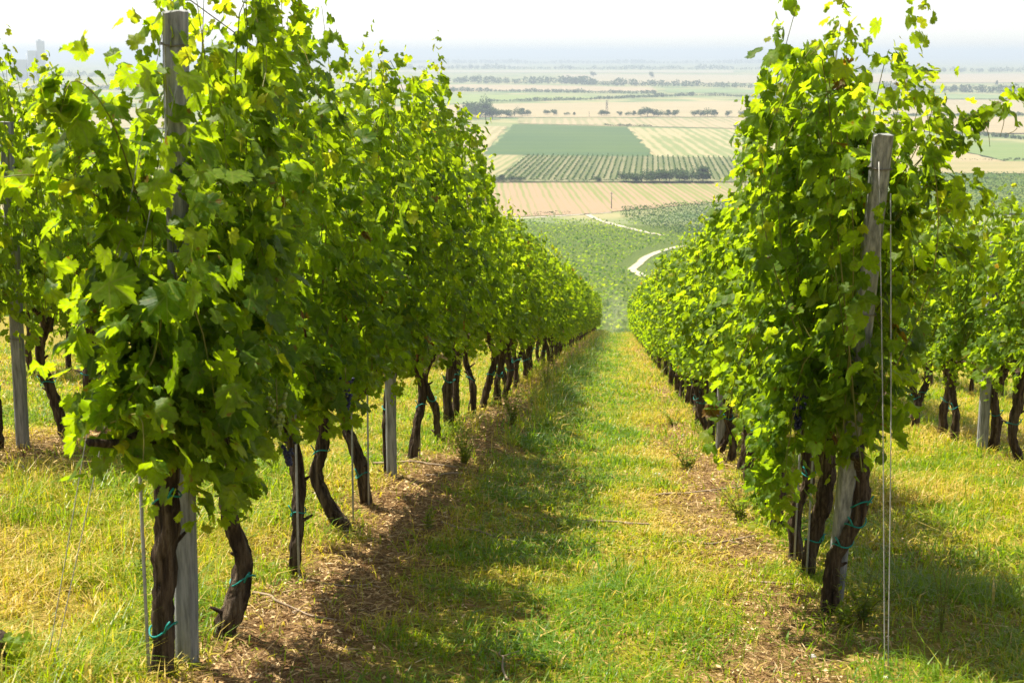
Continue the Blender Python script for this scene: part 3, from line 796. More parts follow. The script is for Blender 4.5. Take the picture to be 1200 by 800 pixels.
def canopy(seed, top=2.15, hi=True, shoots=16, width=.21, ylim=.5, custom=(), low=.48, tall=0.15, lean_x=0.0, dens=1.0, clear=None, arch=.4, side=0, hang=13, lsize=.84):
    """leafy canopy of one vine; local origin at the trunk's base, row along local Y"""
    g = np.random.default_rng(seed)
    mb = MB()
    curves = []
    for k in range(shoots):
        y0 = (k + .5) / shoots * 2 * ylim - ylim + g.normal(0, .05)
        p0 = np.array([g.normal(0, .05), y0, g.uniform(.68, .92)])
        z1 = top + g.normal(-.12, .13) + (g.uniform(.1, .35) if g.random() < tall else 0)
        x1 = g.normal(0, width * .62) + lean_x
        y1 = y0 + g.normal(0, .13)
        p1 = p0 + (np.array([x1, y1, z1]) - p0) * .5 + [g.normal(0, .09), g.normal(0, .05), 0]
        pts = [p0, p1, [x1, y1, z1]]
        if g.random() < arch:                                      # an arching shoot that bends out and down
            s = side or (1 if g.random() < .5 else -1)
            zt = g.uniform(1.25, top - .1)
            xo = s * g.uniform(.25, .48) * width / .3
            pts = [p0, [s * .1, y0 + g.normal(0, .06), (zt + .8) / 2], [xo * .6, y1, zt], [xo, y1 + g.normal(0, .1), zt - g.uniform(.05, .3)], [xo * 1.1, y1 + g.normal(0, .12), zt - g.uniform(.35, .7)]]
        curves.append((catmull(pts, 30), 1.0))
    for k in range(int(hang * dens)):                                # short hanging laterals at the canopy's foot
        y0 = g.uniform(-ylim, ylim); s = side or (1 if k % 2 else -1)
        z0_ = g.uniform(.8, 1.15)
        curves.append((catmull([[0, y0, z0_], [s * width * .7, y0 + g.normal(0, .08), z0_ + .02], [s * width * g.uniform(.7, 1.1), y0 + g.normal(0, .12), low + g.uniform(0, .25)]], 16), .9))
    for pts in custom:
        curves.append((catmull(pts, 30), .96))
    P, nr_, tp, sz, ti = [], [], [], [], []
    step = .041 if hi else .068
    for C, ls in curves:
        seg = np.linalg.norm(np.diff(C, axis=0), axis=1); Ltot = seg.sum(); cum = np.concatenate([[0], np.cumsum(seg)])
        n = max(3, int(Ltot / step * dens))
        tt = np.linspace(.04, 1, n); tt = np.where(tt > .75, 1 - (1 - tt) * .9, tt)
        Q_ = np.stack([np.interp(tt * Ltot, cum, C[:, a]) for a in range(3)], -1)
        Dr = np.gradient(Q_, axis=0); Dr /= np.linalg.norm(Dr, axis=1, keepdims=True) + 1e-9
        reps = (3 if ls == .96 else 2) if hi else 1
        for rep in range(reps):
            keep = np.ones(n, bool) if rep == 0 else (g.random(n) < .55) & (tt < .88)
            q_, t_, d_ = Q_[keep], tt[keep], Dr[keep]
            m_ = len(q_)
            if m_ == 0: continue
            sx = np.where(g.random(m_) < .5 + np.clip(q_[:, 0] * 1.6, -.42, .42), 1.0, -1.0)
            outv = np.stack([sx * g.uniform(.4, 1, m_), g.normal(0, .55, m_), g.normal(.1, .35, m_)], -1)
            endf = sstep(.8, 1, t_)
            pl = (g.uniform(.04, .11, m_) + (.04 if rep else 0)) * (1 - .65 * endf)
            p_ = q_ + outv * pl[:, None]
            nn_ = np.stack([sx * g.uniform(.2, 1.1, m_), g.normal(0, .5, m_), g.normal(.55, .45, m_)], -1) + g.normal(0, .12, (m_, 3))
            tv = np.stack([sx * .45 + g.normal(0, .45, m_), g.normal(0, .6, m_), -g.uniform(.2, 1.0, m_)], -1) + d_ * endf[:, None] * 1.0
            s_ = g.uniform(.038, .098, m_) * lsize * (1 - .50 * endf) * ls * (.8 if rep else 1.0)
            if not hi: s_ *= 1.25
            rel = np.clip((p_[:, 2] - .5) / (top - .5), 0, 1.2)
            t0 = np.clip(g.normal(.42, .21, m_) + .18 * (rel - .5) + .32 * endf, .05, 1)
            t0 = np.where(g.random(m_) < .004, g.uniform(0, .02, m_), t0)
            P.append(p_); nr_.append(nn_); tp.append(tv); sz.append(s_); ti.append(t0)
        r0 = .0032 if hi else .005
        C2 = C[:int(len(C) * .9)][::2 if hi else 6]
        Vt, ft = tube(C2, np.linspace(r0, r0 * .4, len(C2)), 4, cap=False)
        if clear and np.any((np.abs(C2[:, 0] - clear[0]) < clear[4]) & (C2[:, 1] < clear[1]) & (C2[:, 2] > clear[2] + .1)): continue
        mb.add(shear(Vt), ft, .5, mi=1)
    P = np.concatenate(P); nr_ = np.concatenate(nr_); tp = np.concatenate(tp); sz = np.concatenate(sz); ti = np.concatenate(ti)
    if clear:                                                     # pruned free around the post
        cx_, cy_, z0_, z1_, hw_ = clear
        bad = (np.abs(P[:, 0] - cx_) < hw_) & (P[:, 1] < cy_) & (P[:, 2] > z0_) & (P[:, 2] < z1_) & (g.random(len(P)) < .9)
        P, nr_, tp, sz, ti = P[~bad], nr_[~bad], tp[~bad], sz[~bad], ti[~bad]
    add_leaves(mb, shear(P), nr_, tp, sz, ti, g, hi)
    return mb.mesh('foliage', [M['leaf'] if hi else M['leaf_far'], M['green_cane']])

def shear(P):
    P = np.array(P, float); P[:, 2] -= SL * P[:, 1]; return P

def trunk_mesh(seed, lean=(0, 0), h=.78, r=.043, bend=.05, hi=True):
    g = np.random.default_rng(seed)
    n = 40 if hi else 8
    k = [[0, 0, -.12], [g.normal(0, .01), 0, 0], [lean[0] * .3 + g.normal(0, bend * .6), lean[1] * .3 + g.normal(0, bend * .6), h * .35], [lean[0] * .7 + g.normal(0, bend), lean[1] * .7 + g.normal(0, bend * .7), h * .68], [lean[0], lean[1], h]]
    C = catmull(k, n)
    t = np.linspace(0, 1, n)
    rr = r * (1.0 + .45 * np.exp(-((t - .12) / .10) ** 2) - .18 * t + .10 * np.sin(t * 9 + g.uniform(0, 6)) + .25 * np.exp(-((t - .95) / .08) ** 2))
    mb = MB()
    V, f = tube(C, rr, 18 if hi else 7, .21 if hi else .08, g, True, .12, 4)
    mb.add(V, f)
    top = C[-1]
    for s in (1, -1):                                            # the two arms along the wire
        a = catmull([top - [0, 0, .08], top + [g.normal(0, .02), s * .14, .05], [0, s * .32, h + .02 - SL * s * .32], [g.normal(0, .02), s * .5, h + .04 - SL * s * .5]], 12 if hi else 5)
        V, f = tube(a, np.linspace(r * .62, r * .26, len(a)), 8 if hi else 5, .14 if hi else 0, g, True, .2, 3)
        mb.add(V, f)
    if hi:
        for _ in range(3):                                       # stubs and peeling strips
            z = g.uniform(.2, .9); c = C[int(z * (n - 1))]; a = g.uniform(0, 6.28)
            d = np.array([math.cos(a), math.sin(a), .6])
            L = g.uniform(.012, .045)
            V, f = tube([c, c + d * (r + L * .4), c + d * (r + L)], [.011, .008, .005], 5)
            mb.add(V, f)
    return mb.mesh('trunk', M['bark']), C

def ring_mesh(C, z, r, g, tail=True):
    zs = C[:, 2]; k = int(np.argmin(np.abs(zs - z))); c = C[k]
    th = np.linspace(0, 2 * np.pi, 22)
    P = np.stack([c[0] + np.cos(th) * r, c[1] + np.sin(th) * r, c[2] + .012 * np.sin(th * 2 + g.uniform(0, 6)) + .012 * np.cos(th)], -1)
    mb = MB(); mb.add(*tube(P, .0032, 5, cap=False))
    if tail:
        s = 1 if g.random() < .5 else -1
        mb.add(*tube([[c[0] + s * r * .4, c[1] - r, c[2]], [c[0] + s * r * .7, c[1] - r * 1.3, c[2] + .03], [c[0] + s * r * .95, c[1] - r * 1.25, c[2] + .045]], .0036, 4))
    return mb.mesh('tie', M['tie'])

def bunch_mesh(seed, mat):
    g = np.random.default_rng(seed); mb = MB()
    ph = (1 + 5 ** .5) / 2
    ico = np.array([[-1, ph, 0], [1, ph, 0], [-1, -ph, 0], [1, -ph, 0], [0, -1, ph], [0, 1, ph], [0, -1, -ph], [0, 1, -ph], [ph, 0, -1], [ph, 0, 1], [-ph, 0, -1], [-ph, 0, 1]]) / math.sqrt(1 + ph * ph)
    fi = np.array([[0, 11, 5], [0, 5, 1], [0, 1, 7], [0, 7, 10], [0, 10, 11], [1, 5, 9], [5, 11, 4], [11, 10, 2], [10, 7, 6], [7, 1, 8], [3, 9, 4], [3, 4, 2], [3, 2, 6], [3, 6, 8], [3, 8, 9], [4, 9, 5], [2, 4, 11], [6, 2, 10], [8, 6, 7], [9, 8, 1]])
    mid = {}; V = list(ico); F2 = []
    def mp(a, b):
        k = (min(a, b), max(a, b))
        if k not in mid:
            v = (V[a] + V[b]) / 2; V.append(v / np.linalg.norm(v)); mid[k] = len(V) - 1
        return mid[k]
    for a, b, c in fi:
        x, y, z = mp(a, b), mp(b, c), mp(c, a); F2 += [[a, x, z], [b, y, x], [c, z, y], [x, y, z]]
    V = np.array(V); F2 = np.array(F2)
    L = .15
    for _ in range(58):
        t = g.random() ** .8; a = g.uniform(0, 6.28); rr = .038 * (1 - t * .8) * g.uniform(.75, 1.05)
        mb.add(V * g.uniform(.0070, .0088) + [math.cos(a) * rr, math.sin(a) * rr, -t * L], F2)
    mb.add(*tube([[0, 0, .05], [0, 0, -L * .8]], .0025, 4), mi=1)
    return mb.mesh('grape_bunch', [mat, M['green_cane']])
BUNCH = [bunch_mesh(900 + k, M['purple']) for k in range(3)] + [bunch_mesh(910, M['green_grape'])]

ORD = ['first', 'second', 'third', 'fourth', 'fifth', 'sixth', 'seventh', 'eighth', 'ninth', 'tenth', 'eleventh', 'twelfth', 'thirteenth', 'fourteenth', 'fifteenth', 'sixteenth']
ROWTXT = {'left': 'the row left of the grass alley', 'right': 'the row right of the grass alley', 'far_left': 'the row at the far left edge', 'far_right': 'the row at the far right edge',
          'outer_left': 'the outermost row at left', 'outer_right': 'the outermost row at right'}

def near_vine(X, Y, seed, label, group, lean=(0, 0), h=.78, r=.043, ties=(.3,), bunches=(), can=None, stake=None, canes=1, bend=.05):
    z = tzf(X, Y)
    o = put('grapevine', None, None, (X, Y, z), (0, 0, 0), label, 'grapevine', group)
    g = np.random.default_rng(seed + 5000)
    tm, C = trunk_mesh(seed, lean, h, r, bend)
    put('trunk', tm, o)
    put('foliage', canopy(seed + 100, **(can or {})), o)
    for tzv in ties: put('tie', ring_mesh(C, tzv, r * 1.10 + .003, g), o)
    for (bx, by, bz, k) in bunches:
        b = put('grape_bunch', BUNCH[k], o, (bx, by, bz - SL * by), (0, 0, g.uniform(0, 6)))
        if k == 3: b['label'] = 'unripe green grape bunch'
    for k in range(canes):
        s = 1 if k % 2 == 0 else -1
        y0 = g.uniform(-.3, .3)
        c = catmull([[lean[0], lean[1] * .5, h - .05], [s * .06, y0 * .5, h + .12], [s * .10, y0, h + .28], [s * .08, y0 * 1.2, h + .5]], 14)
        put('cane', MB().add(*tube(c, np.linspace(.009, .005, 14), 6, .05, g)).mesh('cane', M['cane']), o)
    return o

# the first vines of the two rows, each its own shape: (photo x of trunk base, top height, lean, ...)
left_px = [(196, 2.22, (.03, 0)), (262, 2.52, (.10, 0)), (344, 2.55, (-.02, 0)), (399, 2.32, (-.13, 0)), (428, 2.62, (.03, 0)), (458, 2.70, (.02, .05)), (485, 2.72, (.02, 0)), (511, 2.68, (-.02, 0))]
right_px = [(978, 2.62, (.06, -.05)), (949, 2.40, (.06, 0)), (934, 2.22, (.02, 0)), (909, 2.25, (.0, 0)), (893, 2.35, (.03, 0)), (879, 2.40, (.0, .05)), (868, 2.20, (.02, 0)), (857, 2.15, (.03, 0))]
X1, X2 = ROWS['left'], ROWS['right']
left_y = [row_y(p[0], X1) for p in left_px]
right_y = [row_y(p[0], X2) for p in right_px]
GL, GR = 'grapevines of the row left of the grass alley', 'grapevines of the row right of the grass alley'
lab_left = ['first grapevine of the left row, dark straight trunk tied against the concrete end post',
 'second grapevine of the left row, knobbly trunk bending right just behind the end post',
 'third grapevine of the left row, slim trunk with one teal tie low down',
 'fourth grapevine of the left row, thick dark trunk leaning left',
 'fifth grapevine of the left row, trunk just in front of the grey middle post',
 'sixth grapevine of the left row, trunk beside the grey middle post',
 'seventh grapevine of the left row, trunk just past the grey middle post',
 'eighth grapevine of the left row, on the soil bank past the middle post']
lab_right = ['first grapevine of the right row, tallest shoots, twisted trunk with three teal ties',
 'second grapevine of the right row, trunk leaning right behind the leaning post',
 'third grapevine of the right row, dark trunk beside a grey rod',
 'fourth grapevine of the right row, thick dark trunk above the bank of straw',
 'fifth grapevine of the right row, trunk deep in the shade of the canopy',
 'sixth grapevine of the right row, with a rounded tall crown against the plain',
 'seventh grapevine of the right row, trunk near the grey middle post',
 'eighth grapevine of the right row, trunk just before the grey middle post']
W = lambda px, py, Yd, X0, Y0: None
def local(px, py, Yd, X0, Y0):
    """photo pixel at distance Yd along the rows -> point in the vine's unsheared local space"""
    d = ray(px, py); p = d * (Yd / d.y)
    z = p.z - tzf(X0, Y0)
    return [p.x - X0, p.y - Y0, z + SL * (p.y - Y0)]
for k, (px, top, lean) in enumerate(left_px):
    Y = left_y[k]; can = dict(top=top, shoots=18, ylim=.5, tall=.22, dens=1.12)
    if k == 0:
        can = dict(top=2.15, shoots=17, ylim=.40, width=.17, lean_x=.09, arch=.3, side=1, hang=8, lsize=1.0, tall=.1, low=.46, dens=1.15, clear=(.08, .25, 1.3, 2.3, .15), custom=[
            [local(170, 260, 4.5, X1, Y), local(130, 140, 4.3, X1, Y), local(85, 95, 4.2, X1, Y), local(65, 160, 4.1, X1, Y)],
            [local(160, 330, 4.5, X1, Y), local(115, 200, 4.3, X1, Y), local(90, 195, 4.2, X1, Y), local(88, 235, 4.1, X1, Y)],
            [local(175, 240, 4.4, X1, Y), local(130, 190, 4.25, X1, Y), local(105, 140, 4.2, X1, Y), local(100, 100, 4.2, X1, Y)],
            [local(180, 320, 4.4, X1, Y), local(140, 250, 4.25, X1, Y), local(110, 190, 4.2, X1, Y), local(90, 140, 4.2, X1, Y)],
            [local(190, 230, 4.5, X1, Y), local(168, 130, 4.4, X1, Y), local(160, 80, 4.4, X1, Y), local(172, 40, 4.4, X1, Y)],
            [local(190, 260, 4.5, X1, Y), local(150, 160, 4.4, X1, Y), local(140, 110, 4.4, X1, Y), local(150, 70, 4.4, X1, Y)],
            [local(170, 340, 4.4, X1, Y), local(145, 280, 4.25, X1, Y), local(132, 330, 4.2, X1, Y), local(136, 430, 4.2, X1, Y)],
            [local(150, 260, 4.4, X1, Y), local(90, 215, 4.25, X1, Y), local(30, 205, 4.15, X1, Y), local(-30, 215, 4.1, X1, Y)],
            [local(190, 400, 4.4, X1, Y), local(150, 330, 4.2, X1, Y), local(140, 420, 4.15, X1, Y), local(146, 520, 4.1, X1, Y)],
            [local(200, 350, 4.4, X1, Y), local(150, 320, 4.2, X1, Y), local(140, 440, 4.15, X1, Y), local(150, 520, 4.1, X1, Y)],
            [local(200, 350, 4.3, X1, Y), local(180, 320, 4.2, X1, Y), local(185, 440, 4.15, X1, Y), local(185, 560, 4.1, X1, Y)],
            [local(190, 330, 4.3, X1, Y), local(165, 380, 4.2, X1, Y), local(160, 460, 4.15, X1, Y), local(170, 570, 4.1, X1, Y)],
            [local(220, 350, 4.4, X1, Y), local(215, 330, 4.2, X1, Y), local(225, 440, 4.15, X1, Y), local(205, 530, 4.1, X1, Y)]])
    if k in (1, 2): can.update(width=.19, lean_x=.07, dens=1.1, side=1, arch=.35, lsize=.95, low=.60, hang=12)
    if k > 2: can.update(low=.66, width=.25, arch=.45, side=1 if k > 3 else 0, shoots=20, hang=9)
    near_vine(X1, Y, 10 + k, lab_left[k], GL, lean, .74 if k else .80, [.038, .040, .029, .038, .033, .032, .034, .031][k], [(.17, .62), (.22,), (.30,), (.42,), (.2,), (.45,), (.4,), (.35,)][k],
              {0: [], 1: [(.28, -.2, .95, 3), (.22, .2, .8, 0)], 2: [(.24, .1, .92, 1)]}.get(k, []),
              can, canes=2, bend=[.015, .055, .045, .045, .04, .05, .05, .05][k])
for k, (px, top, lean) in enumerate(right_px):
    Y = right_y[k]; can = dict(top=top, shoots=18, ylim=.5, tall=.22, dens=1.1)
    if k == 0:
        can = dict(top=2.5, shoots=32, ylim=.5, width=.30, arch=.15, side=-1, tall=.15, low=.34, dens=1.2, clear=(.06, 0.02, 1.12, 2.3, .075), custom=[
            [local(1040, 230, 6.2, X2, Y), local(1095, 170, 6.0, X2, Y), local(1150, 128, 5.97, X2, Y), local(1225, 108, 5.95, X2, Y)],
            [local(1030, 260, 6.2, X2, Y), local(1085, 180, 6.0, X2, Y), local(1140, 135, 5.95, X2, Y), local(1215, 100, 5.9, X2, Y)],
            [local(1020, 300, 6.2, X2, Y), local(1075, 225, 6.0, X2, Y), local(1120, 215, 5.95, X2, Y), local(1150, 270, 5.9, X2, Y)],
            [local(1030, 380, 6.1, X2, Y), local(1090, 290, 6.0, X2, Y), local(1130, 300, 5.95, X2, Y), local(1150, 350, 5.9, X2, Y)],
            [local(930, 330, 6.4, X2, Y), local(925, 250, 6.3, X2, Y), local(920, 180, 6.3, X2, Y), local(925, 110, 6.3, X2, Y)],
            [local(970, 300, 6.4, X2, Y), local(985, 200, 6.3, X2, Y), local(1000, 130, 6.3, X2, Y), local(1010, 70, 6.3, X2, Y)],
            [local(1020, 260, 6.3, X2, Y), local(1060, 200, 6.0, X2, Y), local(1085, 150, 6.0, X2, Y), local(1100, 105, 6.0, X2, Y)],
            [local(1020, 300, 6.3, X2, Y), local(1065, 240, 6.0, X2, Y), local(1095, 220, 5.9, X2, Y), local(1105, 290, 5.85, X2, Y)],
            [local(1020, 380, 6.3, X2, Y), local(1055, 310, 6.0, X2, Y), local(1070, 300, 5.9, X2, Y), local(1068, 370, 5.85, X2, Y)],
            [local(960, 260, 6.4, X2, Y), local(975, 120, 6.3, X2, Y), local(980, 60, 6.3, X2, Y), local(988, 15, 6.3, X2, Y)],
            [local(950, 260, 6.4, X2, Y), local(940, 150, 6.3, X2, Y), local(945, 90, 6.3, X2, Y), local(960, 50, 6.3, X2, Y)],
            [local(1000, 260, 6.4, X2, Y), local(1020, 150, 6.2, X2, Y), local(1035, 80, 6.2, X2, Y), local(1045, 50, 6.1, X2, Y)],
            [local(1010, 260, 6.4, X2, Y), local(1060, 170, 6.2, X2, Y), local(1078, 120, 6.2, X2, Y), local(1088, 80, 6.1, X2, Y)],
            [local(1030, 330, 6.2, X2, Y), local(1042, 360, 6.0, X2, Y), local(1040, 430, 5.95, X2, Y), local(1022, 490, 5.9, X2, Y)],
            [local(985, 400, 6.2, X2, Y), local(1000, 440, 5.9, X2, Y), local(1010, 490, 5.85, X2, Y), local(1000, 560, 5.85, X2, Y)],
            [local(960, 400, 6.2, X2, Y), local(965, 440, 5.95, X2, Y), local(970, 490, 5.9, X2, Y), local(960, 570, 5.9, X2, Y)],
            [local(1000, 400, 6.2, X2, Y), local(1015, 440, 5.95, X2, Y), local(1010, 490, 5.9, X2, Y), local(1000, 545, 5.9, X2, Y)],
            [local(1010, 330, 6.2, X2, Y), local(1035, 400, 6.0, X2, Y), local(1025, 470, 5.95, X2, Y), local(1005, 540, 5.9, X2, Y)]])
    if k > 0: can.update(low=.64, hang=8)
    if k == 1: can.update(width=.28, top=2.42, shoots=26, arch=.2, tall=.1)
    if k == 2: can.update(width=.28, top=2.30, shoots=24, arch=.25, tall=.1)
    near_vine(X2, Y, 40 + k, lab_right[k], GR, lean, .72, [.038, .040, .036, .042, .038, .036, .036, .036][k], [(.34, .44, .54), (.22,), (.5,), (.45,), (.5,), (.4,), (.4,), (.4,)][k],
              {0: [(-.22, -.25, 1.0, 0)], 1: []}.get(k, []), can, canes=2, bend=[.05, .04, .03, .04, .04, .04, .04, .04][k])

# the rest: shared shapes, every vine an object of its own
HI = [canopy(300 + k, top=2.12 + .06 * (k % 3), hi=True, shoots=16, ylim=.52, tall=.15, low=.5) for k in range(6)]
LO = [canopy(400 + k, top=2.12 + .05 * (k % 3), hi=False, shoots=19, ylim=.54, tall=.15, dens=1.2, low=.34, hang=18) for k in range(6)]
TR = [trunk_mesh(500 + k, ((-1) ** k * .05, 0), .74, .036, .055) for k in range(6)]
TRL = [trunk_mesh(520 + k, ((-1) ** k * .04, 0), .74, .037, hi=False) for k in range(4)]
TIE = [ring_mesh(TR[k][1], .35, .050, np.random.default_rng(k)) for k in range(6)]
def proto(kind, k):
    o = put('grapevine', None, None, (0, 0, 0), (0, 0, 0), 'x', 'grapevine', 'g')
    if kind == 'hi':
        put('trunk', TR[k][0], o); put('foliage', HI[k], o); put('tie', TIE[k], o)
    else:
        put('trunk', TRL[k % 4][0], o); put('foliage', LO[k], o)
    return o
protos = {}
def place(kind, k, X, Y, rz, label, group):
    if (kind, k) not in protos:
        o = protos[(kind, k)] = proto(kind, k)
    else:
        src = protos[(kind, k)]
        o = src.copy(); COL.objects.link(o)
        for ch in src.children:
            c = ch.copy(); COL.objects.link(c); c.parent = o
    o.location = (X, Y, tzf(X, Y)); o['label'] = label; o['group'] = group
    return o
rnd = random.Random(5)
def row(name, y0, y1, hi_to, group, count_from=0, ref='the end post', skip_first_labels=0):
    X = ROWS[name]; Y = y0; n = count_from
    k = rnd.randrange(6)
    while Y < y1:
        hi = Y < hi_to
        k = (k + rnd.choice((1, 2, 4, 5))) % 6
        if n < 16 and name in ('left', 'right'):
            lab = f'{ORD[n]} grapevine from the concrete end post in the {name} row of the grass alley'
        elif n < 8 and name in ('far_left', 'far_right'):
            lab = f'{ORD[n]} nearest visible grapevine in {ROWTXT[name]}'
        else:
            lab = f'distant leafy grapevine merging into the hedge of {ROWTXT[name]}'
        o = place('hi' if hi else 'lo', k, X + rnd.gauss(0, .04), Y, 0, lab, group)
        o.scale.z = rnd.uniform(.93, 1.07) * (1.15 if name == 'far_right' else 1.17 if name == 'far_left' and n < 4 else 1.18 if name == 'left' and n < 12 else 1.08 if name == 'left' and n < 18 else 1)
        o.scale.x = rnd.choice((-1, 1)) * rnd.uniform(.95, 1.12) * (1.15 if name == 'far_right' else 1)
        Y += rnd.uniform(.86, 1.06); n += 1
row('left', left_y[-1] + .95, 88, 27, GL, 8)
row('right', right_y[-1] + .95, 88, 27, GR, 8)
row('far_left', row_y(2, ROWS['far_left']), 30, 16, 'grapevines of the row at the far left edge')
row('far_right', 10.9, 30, 20, 'grapevines of the row at the far right edge')
row('outer_left', 14.5, 27, 0, 'grapevines of the outermost row at left')
row('outer_right', 20.5, 31, 0, 'grapevines of the outermost row at right')

# ------------------------------------------------------------------ posts, wires, rods
def post(X, Y, top, label, lean=(0, 0), w=.075, bands=(.95, .72, .35), depth=.068):
    z = tzf(X, Y)
    o = put('post', None, None, (X, Y, z), (0, 0, 0), label, 'post', 'concrete trellis posts')
    hw, hd, c = w / 2, depth / 2, .012
    prof = np.array([(-hw, -hd + c), (-hw + c, -hd), (hw - c, -hd), (hw, -hd + c), (hw, hd - c), (hw - c, hd), (-hw + c, hd), (-hw, hd - c)])
    g = np.random.default_rng(int(abs(X * 1000 + Y * 10)))
    n = 26; V = []
    for i_ in range(n):
        t = i_ / (n - 1); zz = -.25 + t * (top + .25); f = max(0, zz / top)
        jit = g.normal(0, .0011, (8, 2))
        for (a, b), (ja, jb) in zip(prof, jit): V.append([a + ja + lean[0] * f, b + jb + lean[1] * f, zz + (g.normal(0, .003) if i_ == n - 1 else 0)])
    i_, j_ = np.meshgrid(np.arange(n - 1), np.arange(8), indexing='ij'); j2_ = (j_ + 1) % 8
    Qp = np.stack([i_ * 8 + j_, i_ * 8 + j2_, (i_ + 1) * 8 + j2_, (i_ + 1) * 8 + j_], -1).reshape(-1, 4)
    put('shaft', MB().add(np.array(V), [Qp, (np.arange(8) + (n - 1) * 8).reshape(1, 8)]).mesh('shaft', M['concrete'], False), o)
    for b in bands:
        f = b; zz = b * top
        a = hw + .004; d = hd + .004
        P = [[-a, -d, 0], [0, -d - .002, -.006], [a, -d, -.004], [a, d, .004], [-a, d, 0], [-a, -d, .004]]
        P = [[p[0] + lean[0] * f, p[1] + lean[1] * f, zz + p[2]] for p in P]
        put('wire_band', MB().add(*tube(P, .0028, 5)).mesh('wire_band', M['dark_wire']), o)
    return z
LPY = row_y(211, X1) + .09
zl = post(X1 - .005, LPY, 2.18, 'tall grey upright concrete end post of the left row, standing behind the first trunk', (.062, 0), .070, (.955, .75, .52))
RPY = row_y(979, X2) + .10
TOPR = [ray(1035, 158) * ((RPY - .48) / ray(1035, 158).y)]
zr = tzf(X2, RPY)
post(X2 + .01, RPY, TOPR[0].z - zr, 'leaning grey concrete end post of the right row with two guy wires', (TOPR[0].x - X2 - .01, TOPR[0].y - RPY), .072, (.94, .66, .40), .07)
post(X1 + .02, row_y(456, X1), 1.95, 'grey middle post of the left row among dark trunks', (0, 0), .062)
post(X2 - .02, row_y(847, X2), 1.95, 'grey middle post of the right row at the edge of the grass', (0, 0), .085)
YF = row_y(25, ROWS['far_left'])
post(ROWS['far_left'] + .03, YF, 2.1, 'grey post of the far left row between two dark trunks', (.04, 0), .075)
post(ROWS['far_right'] - .05, row_y(1157, ROWS['far_right']), 1.95, 'short looking grey post under the leaves of the far right row', (0, 0), .09)

def wire_thing(name, pts, r, lab, cat='wire', group=None, mat='wire', sag=0):
    put(name, MB().add(*tube(catmull(pts, 24), r, 5)).mesh(name, M[mat]), None, (0, 0, 0), (0, 0, 0), lab, cat, group)
gp = on_ground(1037, 790)
anchor = gp - Vector((0, 0, .02))
t1 = TOPR[0] + Vector((-.02, -.05, -.10)); t2 = TOPR[0] + Vector((.03, -.05, -.22))
wire_thing('guy_wire', [t1, t1.lerp(anchor, .5) + Vector((.004, 0, .0)), anchor], .0021, 'pale guy wire starting higher on the leaning right end post', 'wire', 'guy wires of the right end post')
wire_thing('guy_wire', [t2, t2.lerp(anchor, .5) + Vector((.012, 0, 0)), anchor + Vector((.012, 0, 0))], .0021, 'pale guy wire starting lower and farther right on the leaning right end post', 'wire', 'guy wires of the right end post')
ga = on_ground(52, 797); lt = Vector((X1 + .03, LPY - .05, zl + 2.12))
wire_thing('guy_wire', [lt, lt.lerp(ga, .5) + Vector((-.01, 0, -.01)), ga], .0016, 'faint guy wire at the left, outer one running down from the left end post', 'wire', 'guy wires of the left end post')
lt2 = lt + Vector((.04, 0, -.15))
wire_thing('guy_wire', [lt2, lt2.lerp(ga, .5) + Vector((.012, 0, 0)), ga + Vector((.02, 0, 0))], .0016, 'faint guy wire at the left, inner one running down from the left end post', 'wire', 'guy wires of the left end post')
for name, X, ye, hs in (('left', X1, LPY, (2.1, 1.1, .76)), ('right', X2, RPY - .35, (1.75, 1.1, .76))):
    for k, hgt in enumerate(hs):
        pts = [[X, y, float(np.interp(y, _yy, _zs) - np.interp(X, _hx, _hh)) + hgt] for y in np.linspace(ye, 60, 8)]
        wire_thing('trellis_wire', pts, .0022, f'{["top", "middle", "lowest"][k]} trellis wire along {ROWTXT[name]}', 'wire', 'trellis wires of ' + ROWTXT[name], 'dark_wire')
# thin rods beside the trunks
rods = []
for k, (Y, nm) in enumerate([(left_y[0] - .05, 'left'), (left_y[2] - .03, 'left'), (left_y[3] + .2, 'left'), (left_y[4] - .05, 'left'), (left_y[5] + .03, 'left'), (left_y[6] + .1, 'left'),
                             (right_y[1] - .05, 'right'), (right_y[2] - .07, 'right'), (right_y[3] - .05, 'right'), (right_y[4] + .1, 'right')]):
    X = (X1 - .045 if k == 0 else X1 + .03) if nm == 'left' else X2 - .02
    z = tzf(X, Y)
    base = {'left': ['first trunk', 'third trunk', 'fourth trunk', 'fifth trunk', 'sixth trunk', 'seventh trunk'], 'right': ['second trunk', 'third trunk', 'fourth trunk', 'fifth trunk']}[nm][k if nm == 'left' else k - 6]
    put('support_rod', MB().add(*tube([[0, 0, -.1], [.005, 0, .5], [.012, 0, 1.05]], .0055, 6)).mesh('support_rod', M['rod']), None, (X, Y, z), (0, 0, 0),
        f'thin grey support rod beside the {base} of the {nm} row', 'rod', 'thin support rods')

# ------------------------------------------------------------------ old stump at the lower left corner
sp = on_ground(-2, 800)
o = put('vine_stump', None, None, (sp.x, sp.y, sp.z), (0, 0, 0), 'dark cut vine stump with small green leaves at the lower left corner', 'stump')
g = np.random.default_rng(77)
put('trunk', MB().add(*tube(catmull([[0, 0, -.1], [0, 0, .02], [-.01, 0, .10], [.005, 0, .16]], 12), .038, 10, .12, g, True, .3)).mesh('trunk', M['bark']), o)
mb = MB()
n = 16
P = np.stack([g.uniform(-.02, .10, n), g.normal(-.02, .04, n), g.uniform(.03, .17, n)], -1)
add_leaves(mb, P, np.stack([g.normal(0, .4, n), g.normal(-.4, .3, n), g.uniform(.4, 1, n)], -1), g.normal(0, 1, (n, 3)), g.uniform(.022, .04, n), g.uniform(.6, .9, n), g)
put('foliage', mb.mesh('foliage', M['leaf']), o)

